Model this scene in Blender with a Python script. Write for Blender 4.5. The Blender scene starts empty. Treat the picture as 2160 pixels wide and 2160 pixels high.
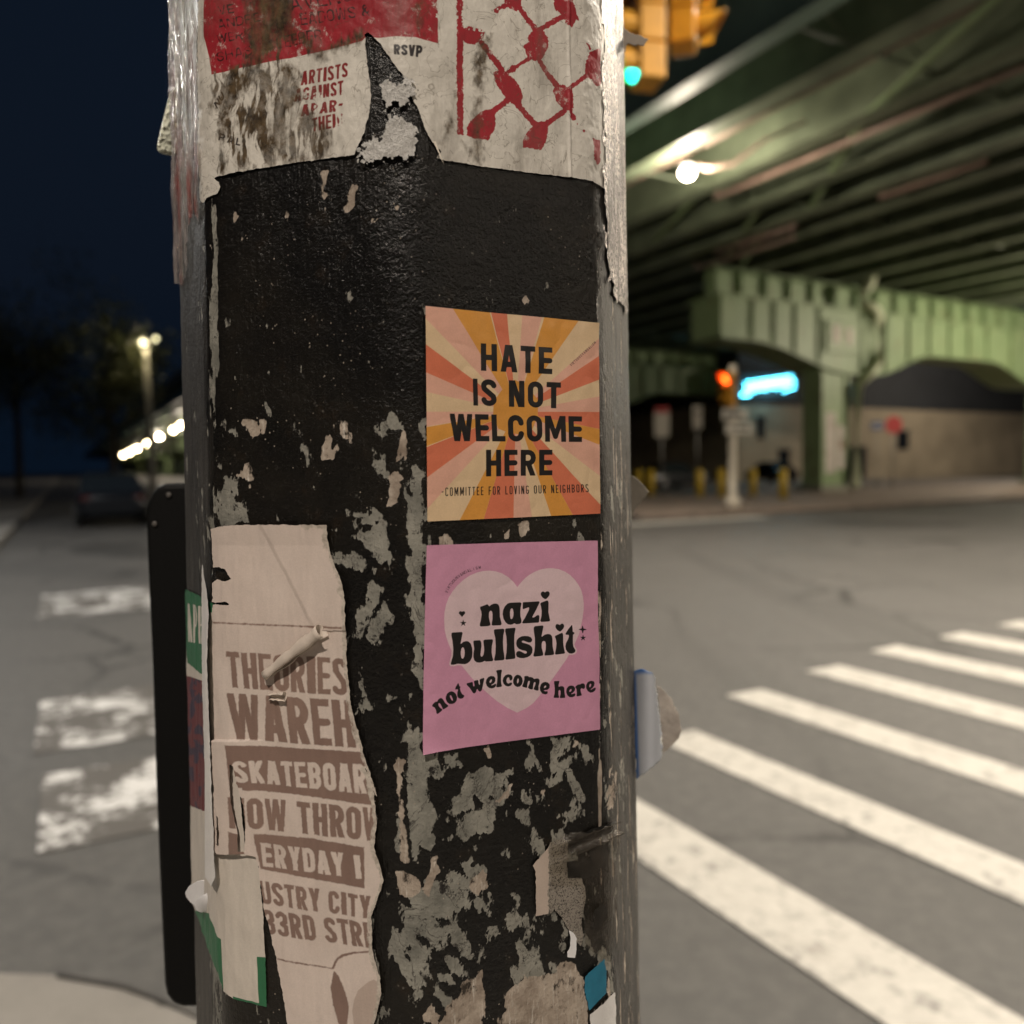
import bpy, bmesh, math, random
import numpy as np
from mathutils import Vector, Matrix
random.seed(7)
rng = np.random.default_rng(11)
SC = bpy.context.scene
COL = SC.collection
R_ = math.radians

# ------------------------------------------------------------------ camera, sky, exposure
EYE = 1.5
PITCH, ROLL = 3.2, -0.75
cam_data = bpy.data.cameras.new('camera')
cam = bpy.data.objects.new('camera', cam_data); COL.objects.link(cam)
cam.matrix_world = Matrix.Translation((0, 0, EYE)) @ Matrix.Rotation(R_(90 - PITCH), 4, 'X') @ Matrix.Rotation(R_(ROLL), 4, 'Z')
cam_data.sensor_width = 36.0; cam_data.sensor_fit = 'HORIZONTAL'
cam_data.lens = 36.0 * 1700 / 2160
cam_data.clip_start = 0.02; cam_data.clip_end = 5000
cam_data.dof.use_dof = True; cam_data.dof.focus_distance = 0.335
cam_data.dof.aperture_fstop = cam_data.lens / 4.4
SC.camera = cam
w = bpy.data.worlds.new('World'); SC.world = w; w.use_nodes = True
wn = w.node_tree; sky = wn.nodes.new('ShaderNodeTexSky'); sky.sky_type = 'NISHITA'; sky.sun_disc = False
sky.sun_elevation = R_(-4.0); sky.sun_rotation = R_(200); sky.altitude = 50
glow_ = wn.nodes.new('ShaderNodeMix'); glow_.data_type = 'RGBA'; glow_.blend_type = 'ADD'; glow_.inputs[0].default_value = 1.0   # city night glow over the twilight sky
glow_.inputs[7].default_value = (.020, .048, .105, 1); wn.links.new(sky.outputs[0], glow_.inputs[6])
wn.links.new(glow_.outputs[2], wn.nodes['Background'].inputs[0]); wn.nodes['Background'].inputs[1].default_value = 0.12
moon = bpy.data.lights.new('sun', 'SUN'); moon.energy = 0.004; moon.angle = R_(0.5); moon.color = (0.75, 0.85, 1)
mo = bpy.data.objects.new('sun', moon); COL.objects.link(mo); mo.rotation_euler = (R_(50), 0, R_(160))
SC.view_settings.view_transform = 'Standard'; SC.view_settings.look = 'None'
SC.view_settings.exposure = 0.0; SC.view_settings.gamma = 1.0
SC.cycles.max_bounces = 6; SC.cycles.diffuse_bounces = 3; SC.cycles.glossy_bounces = 3
SC.cycles.transparent_max_bounces = 12; SC.cycles.sample_clamp_indirect = 3.0; SC.cycles.caustics_reflective = False
SC.cycles.use_denoising = True

# ------------------------------------------------------------------ helpers: tagging
def tag(o, label=None, cat=None, group=None, kind=None):
    if label: o['label'] = label
    if cat: o['category'] = cat
    if group: o['group'] = group
    if kind: o['kind'] = kind
    return o
def empty(name, loc=(0, 0, 0), rz=0.0):
    o = bpy.data.objects.new(name, None); COL.objects.link(o); o.location = loc; o.rotation_euler = (0, 0, rz)
    o.empty_display_size = 0.1
    return o
def link(name, me, mat=None, parent=None):
    o = bpy.data.objects.new(name, me); COL.objects.link(o)
    if mat is not None: me.materials.append(mat)
    if parent is not None: o.parent = parent
    return o
def kids(o): return list(o.children)
def copy_tree(o, parent=None):
    c = o.copy(); COL.objects.link(c)
    if parent is not None: c.parent = parent
    for ch in kids(o): copy_tree(ch, c)
    return c

# ------------------------------------------------------------------ helpers: materials
class NT:
    def __init__(s, name):
        s.m = bpy.data.materials.new(name); s.m.use_nodes = True
        s.t = s.m.node_tree; s.n = s.t.nodes; s.l = s.t.links
        s.p = s.n['Principled BSDF']; s.out = s.n['Material Output']
        s.tc = None
    def put(s, sock, val):
        if hasattr(val, 'links') or isinstance(val, bpy.types.NodeSocket): s.l.new(val, sock)
        elif isinstance(val, (tuple, list)) and len(val) == 3 and sock.type == 'RGBA': sock.default_value = (*val, 1)
        else: sock.default_value = val
    def set(s, **k):
        for a, b in k.items(): s.put(s.p.inputs[a.replace('_', ' ')], b)
        return s
    def attr(s, name, out='Fac'):
        n = s.n.new('ShaderNodeAttribute'); n.attribute_name = name; return n.outputs[out]
    def obj(s):
        if s.tc is None: s.tc = s.n.new('ShaderNodeTexCoord')
        return s.tc.outputs['Object']
    def vec(s, sc=(1, 1, 1), rot=(0, 0, 0)):
        n = s.n.new('ShaderNodeMapping'); s.l.new(s.obj(), n.inputs[0]); n.inputs['Scale'].default_value = sc; n.inputs['Rotation'].default_value = rot
        return n.outputs[0]
    def noise(s, scale, detail=4, rough=.55, vec=None, dist=0.0, out='Fac'):
        n = s.n.new('ShaderNodeTexNoise'); n.inputs['Scale'].default_value = scale; n.inputs['Detail'].default_value = detail
        n.inputs['Roughness'].default_value = rough; n.inputs['Distortion'].default_value = dist
        s.l.new(vec if vec is not None else s.obj(), n.inputs['Vector']); return n.outputs[out]
    def voro(s, scale, vec=None, feat='F1', out='Distance'):
        n = s.n.new('ShaderNodeTexVoronoi'); n.inputs['Scale'].default_value = scale; n.feature = feat
        s.l.new(vec if vec is not None else s.obj(), n.inputs['Vector']); return n.outputs[out]
    def math(s, op, a, b=0.0, c=None):
        n = s.n.new('ShaderNodeMath'); n.operation = op; s.put(n.inputs[0], a); s.put(n.inputs[1], b)
        if c is not None: s.put(n.inputs[2], c)
        return n.outputs[0]
    def ramp(s, x, lo, hi, a=0.0, b=1.0):
        n = s.n.new('ShaderNodeMapRange'); s.put(n.inputs['Value'], x)
        n.inputs['From Min'].default_value = lo; n.inputs['From Max'].default_value = hi
        n.inputs['To Min'].default_value = a; n.inputs['To Max'].default_value = b
        return n.outputs[0]
    def mix(s, f, a, b, mode='MIX'):
        n = s.n.new('ShaderNodeMix'); n.data_type = 'RGBA'; n.blend_type = mode
        s.put(n.inputs[0], f); s.put(n.inputs[6], a); s.put(n.inputs[7], b); return n.outputs[2]
    def bump(s, h, strength=.5, dist=.001, nrm=None):
        n = s.n.new('ShaderNodeBump'); n.inputs['Strength'].default_value = strength; n.inputs['Distance'].default_value = dist
        s.l.new(h, n.inputs['Height'])
        if nrm is not None: s.l.new(nrm, n.inputs['Normal'])
        return n.outputs[0]
def srgb(r, g, b):
    f = lambda c: (c / 12.92 if c <= .04045 else ((c + .055) / 1.055) ** 2.4)
    return (f(r / 255), f(g / 255), f(b / 255))
def plain(name, col, rough=.6, metal=0.0, var=.25, scale=6.0, bump=0.0, bdist=.01, emit=None, es=1.0):
    t = NT(name)
    if var:
        n = t.noise(scale, 6, .6)
        c = t.mix(t.ramp(n, .3, .7), tuple(x * (1 - var) for x in col), tuple(min(1, x * (1 + var)) for x in col))
    else: c = col
    t.set(Base_Color=c, Roughness=rough, Metallic=metal)
    if bump: t.set(Normal=t.bump(t.noise(scale * 8, 5, .6), bump, bdist))
    if emit: t.set(Emission_Color=emit, Emission_Strength=es)
    return t.m

# ------------------------------------------------------------------ helpers: meshes
class MB:
    def __init__(s): s.v = []; s.f = []; s.sm = []
    def add(s, v, f, smooth=False):
        o = len(s.v); s.v += [tuple(p) for p in v]; s.f += [tuple(i + o for i in q) for q in f]; s.sm += [smooth] * len(f); return s
    def box(s, c, d, M=None, bev=0.0):
        x, y, z = [q / 2 for q in d]
        P = [Vector((sx * x, sy * y, sz * z)) for sx in (-1, 1) for sy in (-1, 1) for sz in (-1, 1)]
        P = [((M @ p) if M is not None else p) + Vector(c) for p in P]
        return s.add(P, [(0, 1, 3, 2), (4, 6, 7, 5), (0, 4, 5, 1), (2, 3, 7, 6), (0, 2, 6, 4), (1, 5, 7, 3)])
    def tube(s, pts, r, n=10, caps=True, smooth=True):
        pts = [Vector(p) for p in pts]; rr = r if isinstance(r, (list, tuple)) else [r] * len(pts)
        rings = []
        up = Vector((0, 0, 1))
        for i, p in enumerate(pts):
            d = (pts[min(i + 1, len(pts) - 1)] - pts[max(i - 1, 0)]).normalized()
            a = d.cross(up)
            if a.length < .05: a = d.cross(Vector((1, 0, 0)))
            a.normalize(); b = d.cross(a)
            rings.append([p + (a * math.cos(2 * math.pi * k / n) + b * math.sin(2 * math.pi * k / n)) * rr[i] for k in range(n)])
        v = [q for rg in rings for q in rg]; f = []
        for i in range(len(pts) - 1):
            for k in range(n): f.append((i * n + k, i * n + (k + 1) % n, (i + 1) * n + (k + 1) % n, (i + 1) * n + k))
        s.add(v, f, smooth)
        if caps: s.add(rings[0], [tuple(range(n))[::-1]]); s.add(rings[-1], [tuple(range(n))])
        return s
    def prism(s, poly, z0, z1, M=None):
        n = len(poly); P = [Vector((x, y, z0)) for x, y in poly] + [Vector((x, y, z1)) for x, y in poly]
        if M is not None: P = [M @ p for p in P]
        return s.add(P, [tuple(range(n))[::-1], tuple(range(n, 2 * n))] + [(i, (i + 1) % n, n + (i + 1) % n, n + i) for i in range(n)])
    def sphere(s, c, r, n=14, sc=(1, 1, 1)):
        v = []; f = []
        m = n // 2
        for i in range(m + 1):
            t = math.pi * i / m
            for k in range(n):
                p = 2 * math.pi * k / n; v.append((c[0] + r * sc[0] * math.sin(t) * math.cos(p), c[1] + r * sc[1] * math.sin(t) * math.sin(p), c[2] + r * sc[2] * math.cos(t)))
        for i in range(m):
            for k in range(n): f.append((i * n + k, (i + 1) * n + k, (i + 1) * n + (k + 1) % n, i * n + (k + 1) % n))
        return s.add(v, f, True)
    def loft(s, rings, caps=True, smooth=False):
        n = len(rings[0]); v = [p for r in rings for p in r]; f = []
        for i in range(len(rings) - 1):
            for k in range(n): f.append((i * n + k, i * n + (k + 1) % n, (i + 1) * n + (k + 1) % n, (i + 1) * n + k))
        s.add(v, f, smooth)
        if caps: s.add(rings[0], [tuple(range(n))[::-1]]); s.add(rings[-1], [tuple(range(n))])
        return s
    def build(s, name, mat, parent=None, bev=0.0):
        me = bpy.data.meshes.new(name); me.from_pydata(s.v, [], s.f)
        me.polygons.foreach_set('use_smooth', s.sm)
        bm = bmesh.new(); bm.from_mesh(me); bmesh.ops.remove_doubles(bm, verts=bm.verts, dist=1e-5)
        bmesh.ops.recalc_face_normals(bm, faces=bm.faces); bm.to_mesh(me); bm.free()
        o = link(name, me, mat, parent)
        if bev:
            b = o.modifiers.new('bevel', 'BEVEL'); b.width = bev; b.segments = 2; b.limit_method = 'ANGLE'
        return o
def np_mesh(name, V, polys, mat, parent=None, attrs=None, smooth=True):
    """polys: list of (array n x k) face index arrays"""
    me = bpy.data.meshes.new(name); me.vertices.add(len(V)); me.vertices.foreach_set('co', np.ascontiguousarray(V, dtype=np.float32).ravel())
    polys = [np.asarray(p, dtype=np.int32) for p in polys if len(p)]
    tot = sum(p.size for p in polys); nf = sum(len(p) for p in polys)
    me.loops.add(tot); me.polygons.add(nf)
    me.loops.foreach_set('vertex_index', np.concatenate([p.ravel() for p in polys]))
    lens = np.concatenate([np.full(len(p), p.shape[1], dtype=np.int32) for p in polys])
    st = np.concatenate([[0], np.cumsum(lens)[:-1]]).astype(np.int32)
    me.polygons.foreach_set('loop_start', st)
    me.polygons.foreach_set('use_smooth', np.full(nf, smooth))
    me.update(calc_edges=True); me.validate()
    for k, a in (attrs or {}).items():
        at = me.attributes.new(k, 'FLOAT', 'POINT'); at.data.foreach_set('value', np.ascontiguousarray(a, dtype=np.float32))
    return link(name, me, mat, parent)

# ------------------------------------------------------------------ numpy noise and outlines
def vnoise(x, y, seed=0):
    r = np.random.default_rng(seed).random((256, 256))
    xi = np.floor(x).astype(int); yi = np.floor(y).astype(int); fx = x - xi; fy = y - yi
    fx = fx * fx * (3 - 2 * fx); fy = fy * fy * (3 - 2 * fy)
    a = r[xi & 255, yi & 255]; b = r[(xi + 1) & 255, yi & 255]; c = r[xi & 255, (yi + 1) & 255]; d = r[(xi + 1) & 255, (yi + 1) & 255]
    return (a * (1 - fx) + b * fx) * (1 - fy) + (c * (1 - fx) + d * fx) * fy - .5
def fbm(x, y, seed=0, oct=4, g=.55):
    s = 0; a = 1
    for o in range(oct): s = s + a * vnoise(x * 2 ** o, y * 2 ** o, seed + o); a *= g
    return s
def sd_poly(X, Y, poly):
    P = np.asarray(poly, float); out = np.full(X.shape, 1e4)
    lo = P.min(0) - 40; hi = P.max(0) + 40
    m = (X > lo[0]) & (X < hi[0]) & (Y > lo[1]) & (Y < hi[1])
    x = X[m]; y = Y[m]
    if x.size == 0: return out
    d = np.full(x.shape, 1e9); ins = np.zeros(x.shape, bool)
    for i in range(len(P)):
        a = P[i]; b = P[(i + 1) % len(P)]; e = b - a; L = e @ e + 1e-12
        t = np.clip(((x - a[0]) * e[0] + (y - a[1]) * e[1]) / L, 0, 1)
        d = np.minimum(d, (x - a[0] - t * e[0]) ** 2 + (y - a[1] - t * e[1]) ** 2)
        c = (a[1] > y) != (b[1] > y)
        if b[1] != a[1]: ins ^= c & (x < e[0] * (y - a[1]) / (b[1] - a[1]) + a[0])
    d = np.sqrt(d); out[m] = np.where(ins, -d, d)
    # inside but beyond the margin never happens: margin encloses the polygon
    return out
def sd_chain(X, Y, pts, out=None):
    """union of tapered capsules; pts = (x, y, r)"""
    P = np.asarray(pts, float); res = np.full(X.shape, 1e4) if out is None else out
    rm = P[:, 2].max() + 30
    m = (X > P[:, 0].min() - rm) & (X < P[:, 0].max() + rm) & (Y > P[:, 1].min() - rm) & (Y < P[:, 1].max() + rm)
    x = X[m]; y = Y[m]
    if x.size == 0: return res
    d = res[m]
    for i in range(max(1, len(P) - 1)):
        a = P[i]; b = P[min(i + 1, len(P) - 1)]; e = b[:2] - a[:2]; L = e @ e + 1e-12
        t = np.clip(((x - a[0]) * e[0] + (y - a[1]) * e[1]) / L, 0, 1)
        d = np.minimum(d, np.hypot(x - a[0] - t * e[0], y - a[1] - t * e[1]) - (a[2] + t * (b[2] - a[2])))
    res[m] = d
    return res
def K(ox, oy, s, pts): return [(ox + p[0] * s, oy + p[1] * s, *[q * s for q in p[2:]]) for p in pts]
K1 = lambda *p: K(260, 0, 700 / 1932, p)
K2 = lambda *p: K(800, 0, 600 / 1932, p)
K6 = lambda *p: K(260, 1000, 640 / 1766, p)
K7 = lambda *p: K(260, 1600, 640 / 1932, p)
K8 = lambda *p: K(800, 1550, 620 / 1932, p)
S1 = lambda *p: K(860, 620, 500 / 1932, p)
S2 = lambda *p: K(860, 1100, 500 / 1858, p)
D3 = lambda *p: K(360, 350, 540 / 1932, p)
D4 = lambda *p: K(360, 780, 540 / 1932, p)
D5 = lambda *p: K(660, 850, 300 / 773, p)
R6 = lambda *p: K(1240, 950, 260 / 670, p)

# ------------------------------------------------------------------ lettering: block capitals as strokes in a box of width w, height 1
def arc(cx, cy, rx, ry, a0, a1, n=8): return [(cx + rx * math.cos(R_(a0 + (a1 - a0) * i / n)), cy + ry * math.sin(R_(a0 + (a1 - a0) * i / n))) for i in range(n + 1)]
def glyph(ch, w, t):
    m = t / 2; V = lambda x: [(x, -.3), (x, 1.3)]; c = w / 2; r = c - m; b = 1 - m
    rr = min(r, .5 - m)
    O = arc(c, m + rr, r, rr, 180, 360) + arc(c, b - rr, r, rr, 0, 180) + [(m, m + rr)]
    bowl = lambda y0, y1: [(m, y0), (c, y0)] + arc(c, (y0 + y1) / 2, r, (y1 - y0) / 2, -90, 90) + [(m, y1)]
    g = {
     'A': [[(m * .75, 1.15), (c - m * .1, -.12)], [(w - m * .75, 1.15), (c + m * .1, -.12)], [(w * .25, .74 - m * .2), (w * .75, .74 - m * .2)]],
     'B': [V(m), bowl(m, .5), bowl(.5, b)], 'C': [arc(c, m + rr, r, rr, 360, 180) + arc(c, b - rr, r, rr, 180, 0)],
     'D': [V(m), [(m, m), (c, m)] + arc(c, m + rr, r, rr, -90, 0) + arc(c, b - rr, r, rr, 0, 90) + [(m, b)]],
     'E': [V(m), [(m, m), (w + .3, m)], [(m, .5), (w * .92 - m * .6, .5)], [(m, b), (w + .3, b)]],
     'F': [V(m), [(m, m), (w + .3, m)], [(m, .5), (w * .9 - m * .6, .5)]],
     'G': [arc(c, m + rr, r, rr, 350, 180) + arc(c, b - rr, r, rr, 180, 0) + [(w - m, .55), (c, .55)]],
     'H': [V(m), V(w - m), [(m, .5), (w - m, .5)]], 'I': [V(c)], 'J': [[(w - m, -.3), (w - m, b - rr)] + arc(c, b - rr, r, rr, 0, 170)],
     'K': [V(m), [(m, .62), (w, -.12)], [(w * .35, .45), (w, 1.12)]], 'L': [V(m), [(m, b), (w + .3, b)]],
     'M': [V(m), V(w - m), [(m, -.1), (c, .8)], [(w - m, -.1), (c, .8)]], 'N': [V(m), V(w - m), [(m, -.08), (w - m, 1.08)]],
     'O': [O], 'Q': [O, [(c, .75), (w, 1.05)]], 'P': [V(m), bowl(m, .55)], 'R': [V(m), bowl(m, .52), [(c, .52), (w - m * .7, 1.15)]],
     'S': [arc(c, m + rr * .8, r, rr * .8, 350, 180) + [(m + t * .12, .36), (c, .5), (w - m - t * .12, .64)] + arc(c, b - rr * .8, r, rr * .8, 0, 170)],
     'T': [V(c), [(-.3, m), (w + .3, m)]], 'U': [[(m, -.3), (m, b - rr)] + arc(c, b - rr, r, rr, 180, 0) + [(w - m, -.3)]],
     'V': [[(m * .75, -.15), (c, 1.1)], [(w - m * .75, -.15), (c, 1.1)]],
     'W': [[(m * .7, -.12), (w * .28, 1.08)], [(w * .28, 1.08), (c, .02)], [(c, .02), (w * .72, 1.08)], [(w * .72, 1.08), (w - m * .7, -.12)]],
     'X': [[(0, -.1), (w, 1.1)], [(w, -.1), (0, 1.1)]], 'Y': [[(m * .6, -.15), (c, .6)], [(w - m * .6, -.15), (c, .6)], [(c, .55), (c, 1.3)]],
     'Z': [[(-.3, m), (w + .3, m)], [(w - m, m), (m, b)], [(-.3, b), (w + .3, b)]],
     '1': [V(c), [(c, m), (c - t, m + t * .5)]], '3': [arc(c, m + rr * .8, r, rr * .8, 190, 360) + [(w - m, .4), (c, .5), (w - m, .6)] + arc(c, b - rr * .8, r, rr * .8, 0, 170)],
     '-': [[(m, .5), (w - m, .5)]], '&': [[(w, 1.05), (w * .25, .3)] + arc(c, .2, w * .25, .2 - m, 170, 370) + [(m, .68)] + arc(w * .42, b - .2, w * .42 - m, .2, 180, 30) + [(w, .5)]],
     '.': [[(m, b), (m, b)]]}
    return g[ch]
WID = dict(I=.0, M=1.32, W=1.42, J=.9, L=.86, E=.86, F=.84, T=.92, N=1.02, A=1.06); WID['1'] = .55; WID['-'] = .7
def sd_text(X, Y, txt, TL, TR, BL, BR=None, wt=.22, gap=.1, base=.5, out=None):
    """block capitals filling the quad TL TR BL BR; wt = stroke / height, base = letter width / height"""
    TL, TR, BL = [np.array(p[:2], float) for p in (TL, TR, BL)]; BR = np.array(BR[:2], float) if BR is not None else BL + TR - TL
    res = np.full(X.shape, 1e4) if out is None else out
    ws = [0.28 if c == ' ' else max(wt * 1.02, base * WID.get(c, 1.0)) if c != 'I' else wt * 1.04 for c in txt]
    tot = sum(ws) + gap * (len(txt) - 1)
    ex = TR - TL; L = np.hypot(*ex); ex = ex / L; hL = BL - TL; hR = BR - TR
    lo = np.minimum.reduce([TL, TR, BL, BR]) - 15; hi = np.maximum.reduce([TL, TR, BL, BR]) + 15
    m = (X > lo[0]) & (X < hi[0]) & (Y > lo[1]) & (Y < hi[1])
    if not m.any(): return res
    x = X[m]; y = Y[m]
    s = np.clip(((x - TL[0]) * ex[0] + (y - TL[1]) * ex[1]) / L, -.2, 1.2)
    for _ in range(3):
        hx = hL[0] + s * (hR[0] - hL[0]); hy = hL[1] + s * (hR[1] - hL[1])
        ox = TL[0] + s * L * ex[0]; oy = TL[1] + s * L * ex[1]
        den = ex[0] * hy - ex[1] * hx
        t = (ex[0] * (y - oy) - ex[1] * (x - ox)) / den
        s = ((x - TL[0] - t * hx) * ex[0] + (y - TL[1] - t * hy) * ex[1]) / L
    H = np.hypot(*((hL + hR) / 2)); ux = s * tot; d = res[m]
    sx = L / tot; k = sx / H                                   # horizontal squeeze against height
    pen = 0.0
    for ch, wd in zip(txt, ws):
        if ch != ' ':
            sel = np.where((ux > pen - .25) & (ux < pen + wd + .25))[0]
            if sel.size:
                gx = (ux[sel] - pen) * k; gy = t[sel]; ww = wd * k; e = np.full(gx.shape, 1e3)
                tt = min(wt * k ** .5, wt, ww * (.235 if ch in 'WM' else .40)) if ch not in 'I1-' else min(wt * k ** .5, wt)
                for pl in glyph(ch, ww, tt):
                    e = sd_chain(gx, gy, [(p[0], p[1], tt / 2) for p in pl], e)
                q = np.maximum.reduce([-gx, gx - ww, -gy, gy - 1])
                d[sel] = np.minimum(d[sel], np.maximum(e, q) * H)
        pen += wd + gap
    res[m] = d
    return res
# ------------------------------------------------------------------ the octagonal pole as a surface: angle th (0 faces the lens, + to the right), height z
PCX, PCY, PR, PTAP, PROT = -0.0512, 0.4257, 0.1185, 0.1045, R_(6.42)
KS = 34.0
_ni = np.array([(math.sin(PROT + R_(22.5 + 45 * k)), -math.cos(PROT + R_(22.5 + 45 * k))) for k in range(8)])
_tab = np.linspace(-math.pi, math.pi, 4001)
def _rho(th):
    d = np.stack([np.sin(th), -np.cos(th)], -1); r = np.full(th.shape, .96); dn = d @ _ni.T
    for _ in range(12):
        e = np.exp(KS * (dn * r[..., None] - math.cos(math.pi / 8))); S = e.sum(-1)
        r = r - (np.log(S) / KS) / ((e * dn).sum(-1) / S)
    return r
_rt = _rho(_tab)
_e = np.exp(KS * ((np.stack([np.sin(_tab), -np.cos(_tab)], -1) * _rt[:, None]) @ _ni.T - math.cos(math.pi / 8)))
_nt = (_e / _e.sum(-1, keepdims=True)) @ _ni; _nt /= np.linalg.norm(_nt, axis=-1, keepdims=True)
def pole_R(z):
    z = np.asarray(z, float)
    return np.where(z < 2.2, PR * (1 - PTAP * (z - 1.5)), PR * (1 - PTAP * .7) - (z - 2.2) * .0052)
def pole_pt(th, z, off=0.0):
    r = np.interp(th, _tab, _rt); R = pole_R(z)
    nx = np.interp(th, _tab, _nt[:, 0]); ny = np.interp(th, _tab, _nt[:, 1])
    return np.stack([PCX + R * r * np.sin(th) + nx * off, PCY - R * r * np.cos(th) + ny * off, np.asarray(z, float) + 0 * th], -1)
def pole_n(th): return np.stack([np.interp(th, _tab, _nt[:, 0]), np.interp(th, _tab, _nt[:, 1])], -1)
_CM = np.array(cam.matrix_world.to_3x3())
def photo_px(P):
    q = (P - np.array([0, 0, EYE])) @ _CM
    return 1080 + 1700 * q[..., 0] / -q[..., 2], 1080 - 1700 * q[..., 1] / -q[..., 2]
def ray_px(x, y): return _CM @ np.array([(x - 1080) / 1700, -(y - 1080) / 1700, -1.0])
def at_depth(x, y, depth): d = ray_px(x, y); return Vector(d * (depth / d[1]) + np.array([0, 0, EYE]))
def at_z(x, y, z): d = ray_px(x, y); return Vector(d * ((z - EYE) / d[2]) + np.array([0, 0, EYE]))
AX = R_(29)
def uv(u, v, z=0.0): return Vector((-math.sin(AX) * u + math.cos(AX) * v, math.cos(AX) * u + math.sin(AX) * v, z))
UVROT = AX                                                        # local x = v axis, local y = u axis

def sheet(name, th0, th1, z0, z1, shape, inks, mat, off=.0006, step=.0003, parent=None, lift=None, smooth=True):
    """a sheet lying on the pole: grid in (th, z) clipped to the outline shape(X, Y) < 0; inks give printed-edge distances"""
    nt = int((th1 - th0) * PR / step) + 2; nz = int((z1 - z0) / step) + 2
    TH, Z = np.meshgrid(np.linspace(th0, th1, nt), np.linspace(z0, z1, nz), indexing='ij')
    X, Y = photo_px(pole_pt(TH, Z, off)); ph = shape(X, Y)
    ins = ph < 0; idx = -np.ones(ph.shape, int); th = []; zz = []
    ii, jj = np.where(ins); idx[ii, jj] = np.arange(len(ii)); th = list(TH[ins]); zz = list(Z[ins])
    cnt = ins[:-1, :-1].astype(int) + ins[1:, :-1] + ins[1:, 1:] + ins[:-1, 1:]
    a, b = np.where(cnt == 4)
    quads = np.stack([idx[a, b], idx[a + 1, b], idx[a + 1, b + 1], idx[a, b + 1]], -1)
    ed = {}; byk = {}
    def cross(p, q):
        key = (p, q) if p < q else (q, p)
        if key not in ed:
            f0 = ph[p]; f1 = ph[q]; f = f0 / (f0 - f1)
            ed[key] = len(th); th.append(TH[p] + f * (TH[q] - TH[p])); zz.append(Z[p] + f * (Z[q] - Z[p]))
        return ed[key]
    for i, j in zip(*np.where((cnt > 0) & (cnt < 4))):
        c = [(i, j), (i + 1, j), (i + 1, j + 1), (i, j + 1)]; poly = []
        for k in range(4):
            p = c[k]; q = c[(k + 1) % 4]
            if ins[p]: poly.append(idx[p])
            if ins[p] != ins[q]: poly.append(cross(p, q))
        if len(poly) >= 3: byk.setdefault(len(poly), []).append(poly)
    th = np.array(th); zz = np.array(zz)
    X, Y = photo_px(pole_pt(th, zz, off))
    o = off + (lift(X, Y, th, zz) if lift is not None else 0.0)
    V = pole_pt(th, zz, o)
    at = {k: np.clip(f(X, Y), -60, 60) for k, f in inks.items()}
    at['edge'] = np.clip(shape(X, Y), -60, 60)
    return np_mesh(name, V, [quads] + list(byk.values()), mat, parent, at, smooth)
def th_of(px, py=985):
    """angle on the pole seen at a photo column (visible side)"""
    t = np.linspace(R_(-78), R_(72), 1200); z = np.full(t.shape, 1.5)
    for _ in range(4):
        X, Y = photo_px(pole_pt(t, z)); z = z + (Y - py) * .00019
    return float(np.interp(px, X, t))
def U(*ds): return np.minimum.reduce(ds)
def polys(X, Y, L): return U(*[sd_poly(X, Y, p) for p in L])

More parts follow.
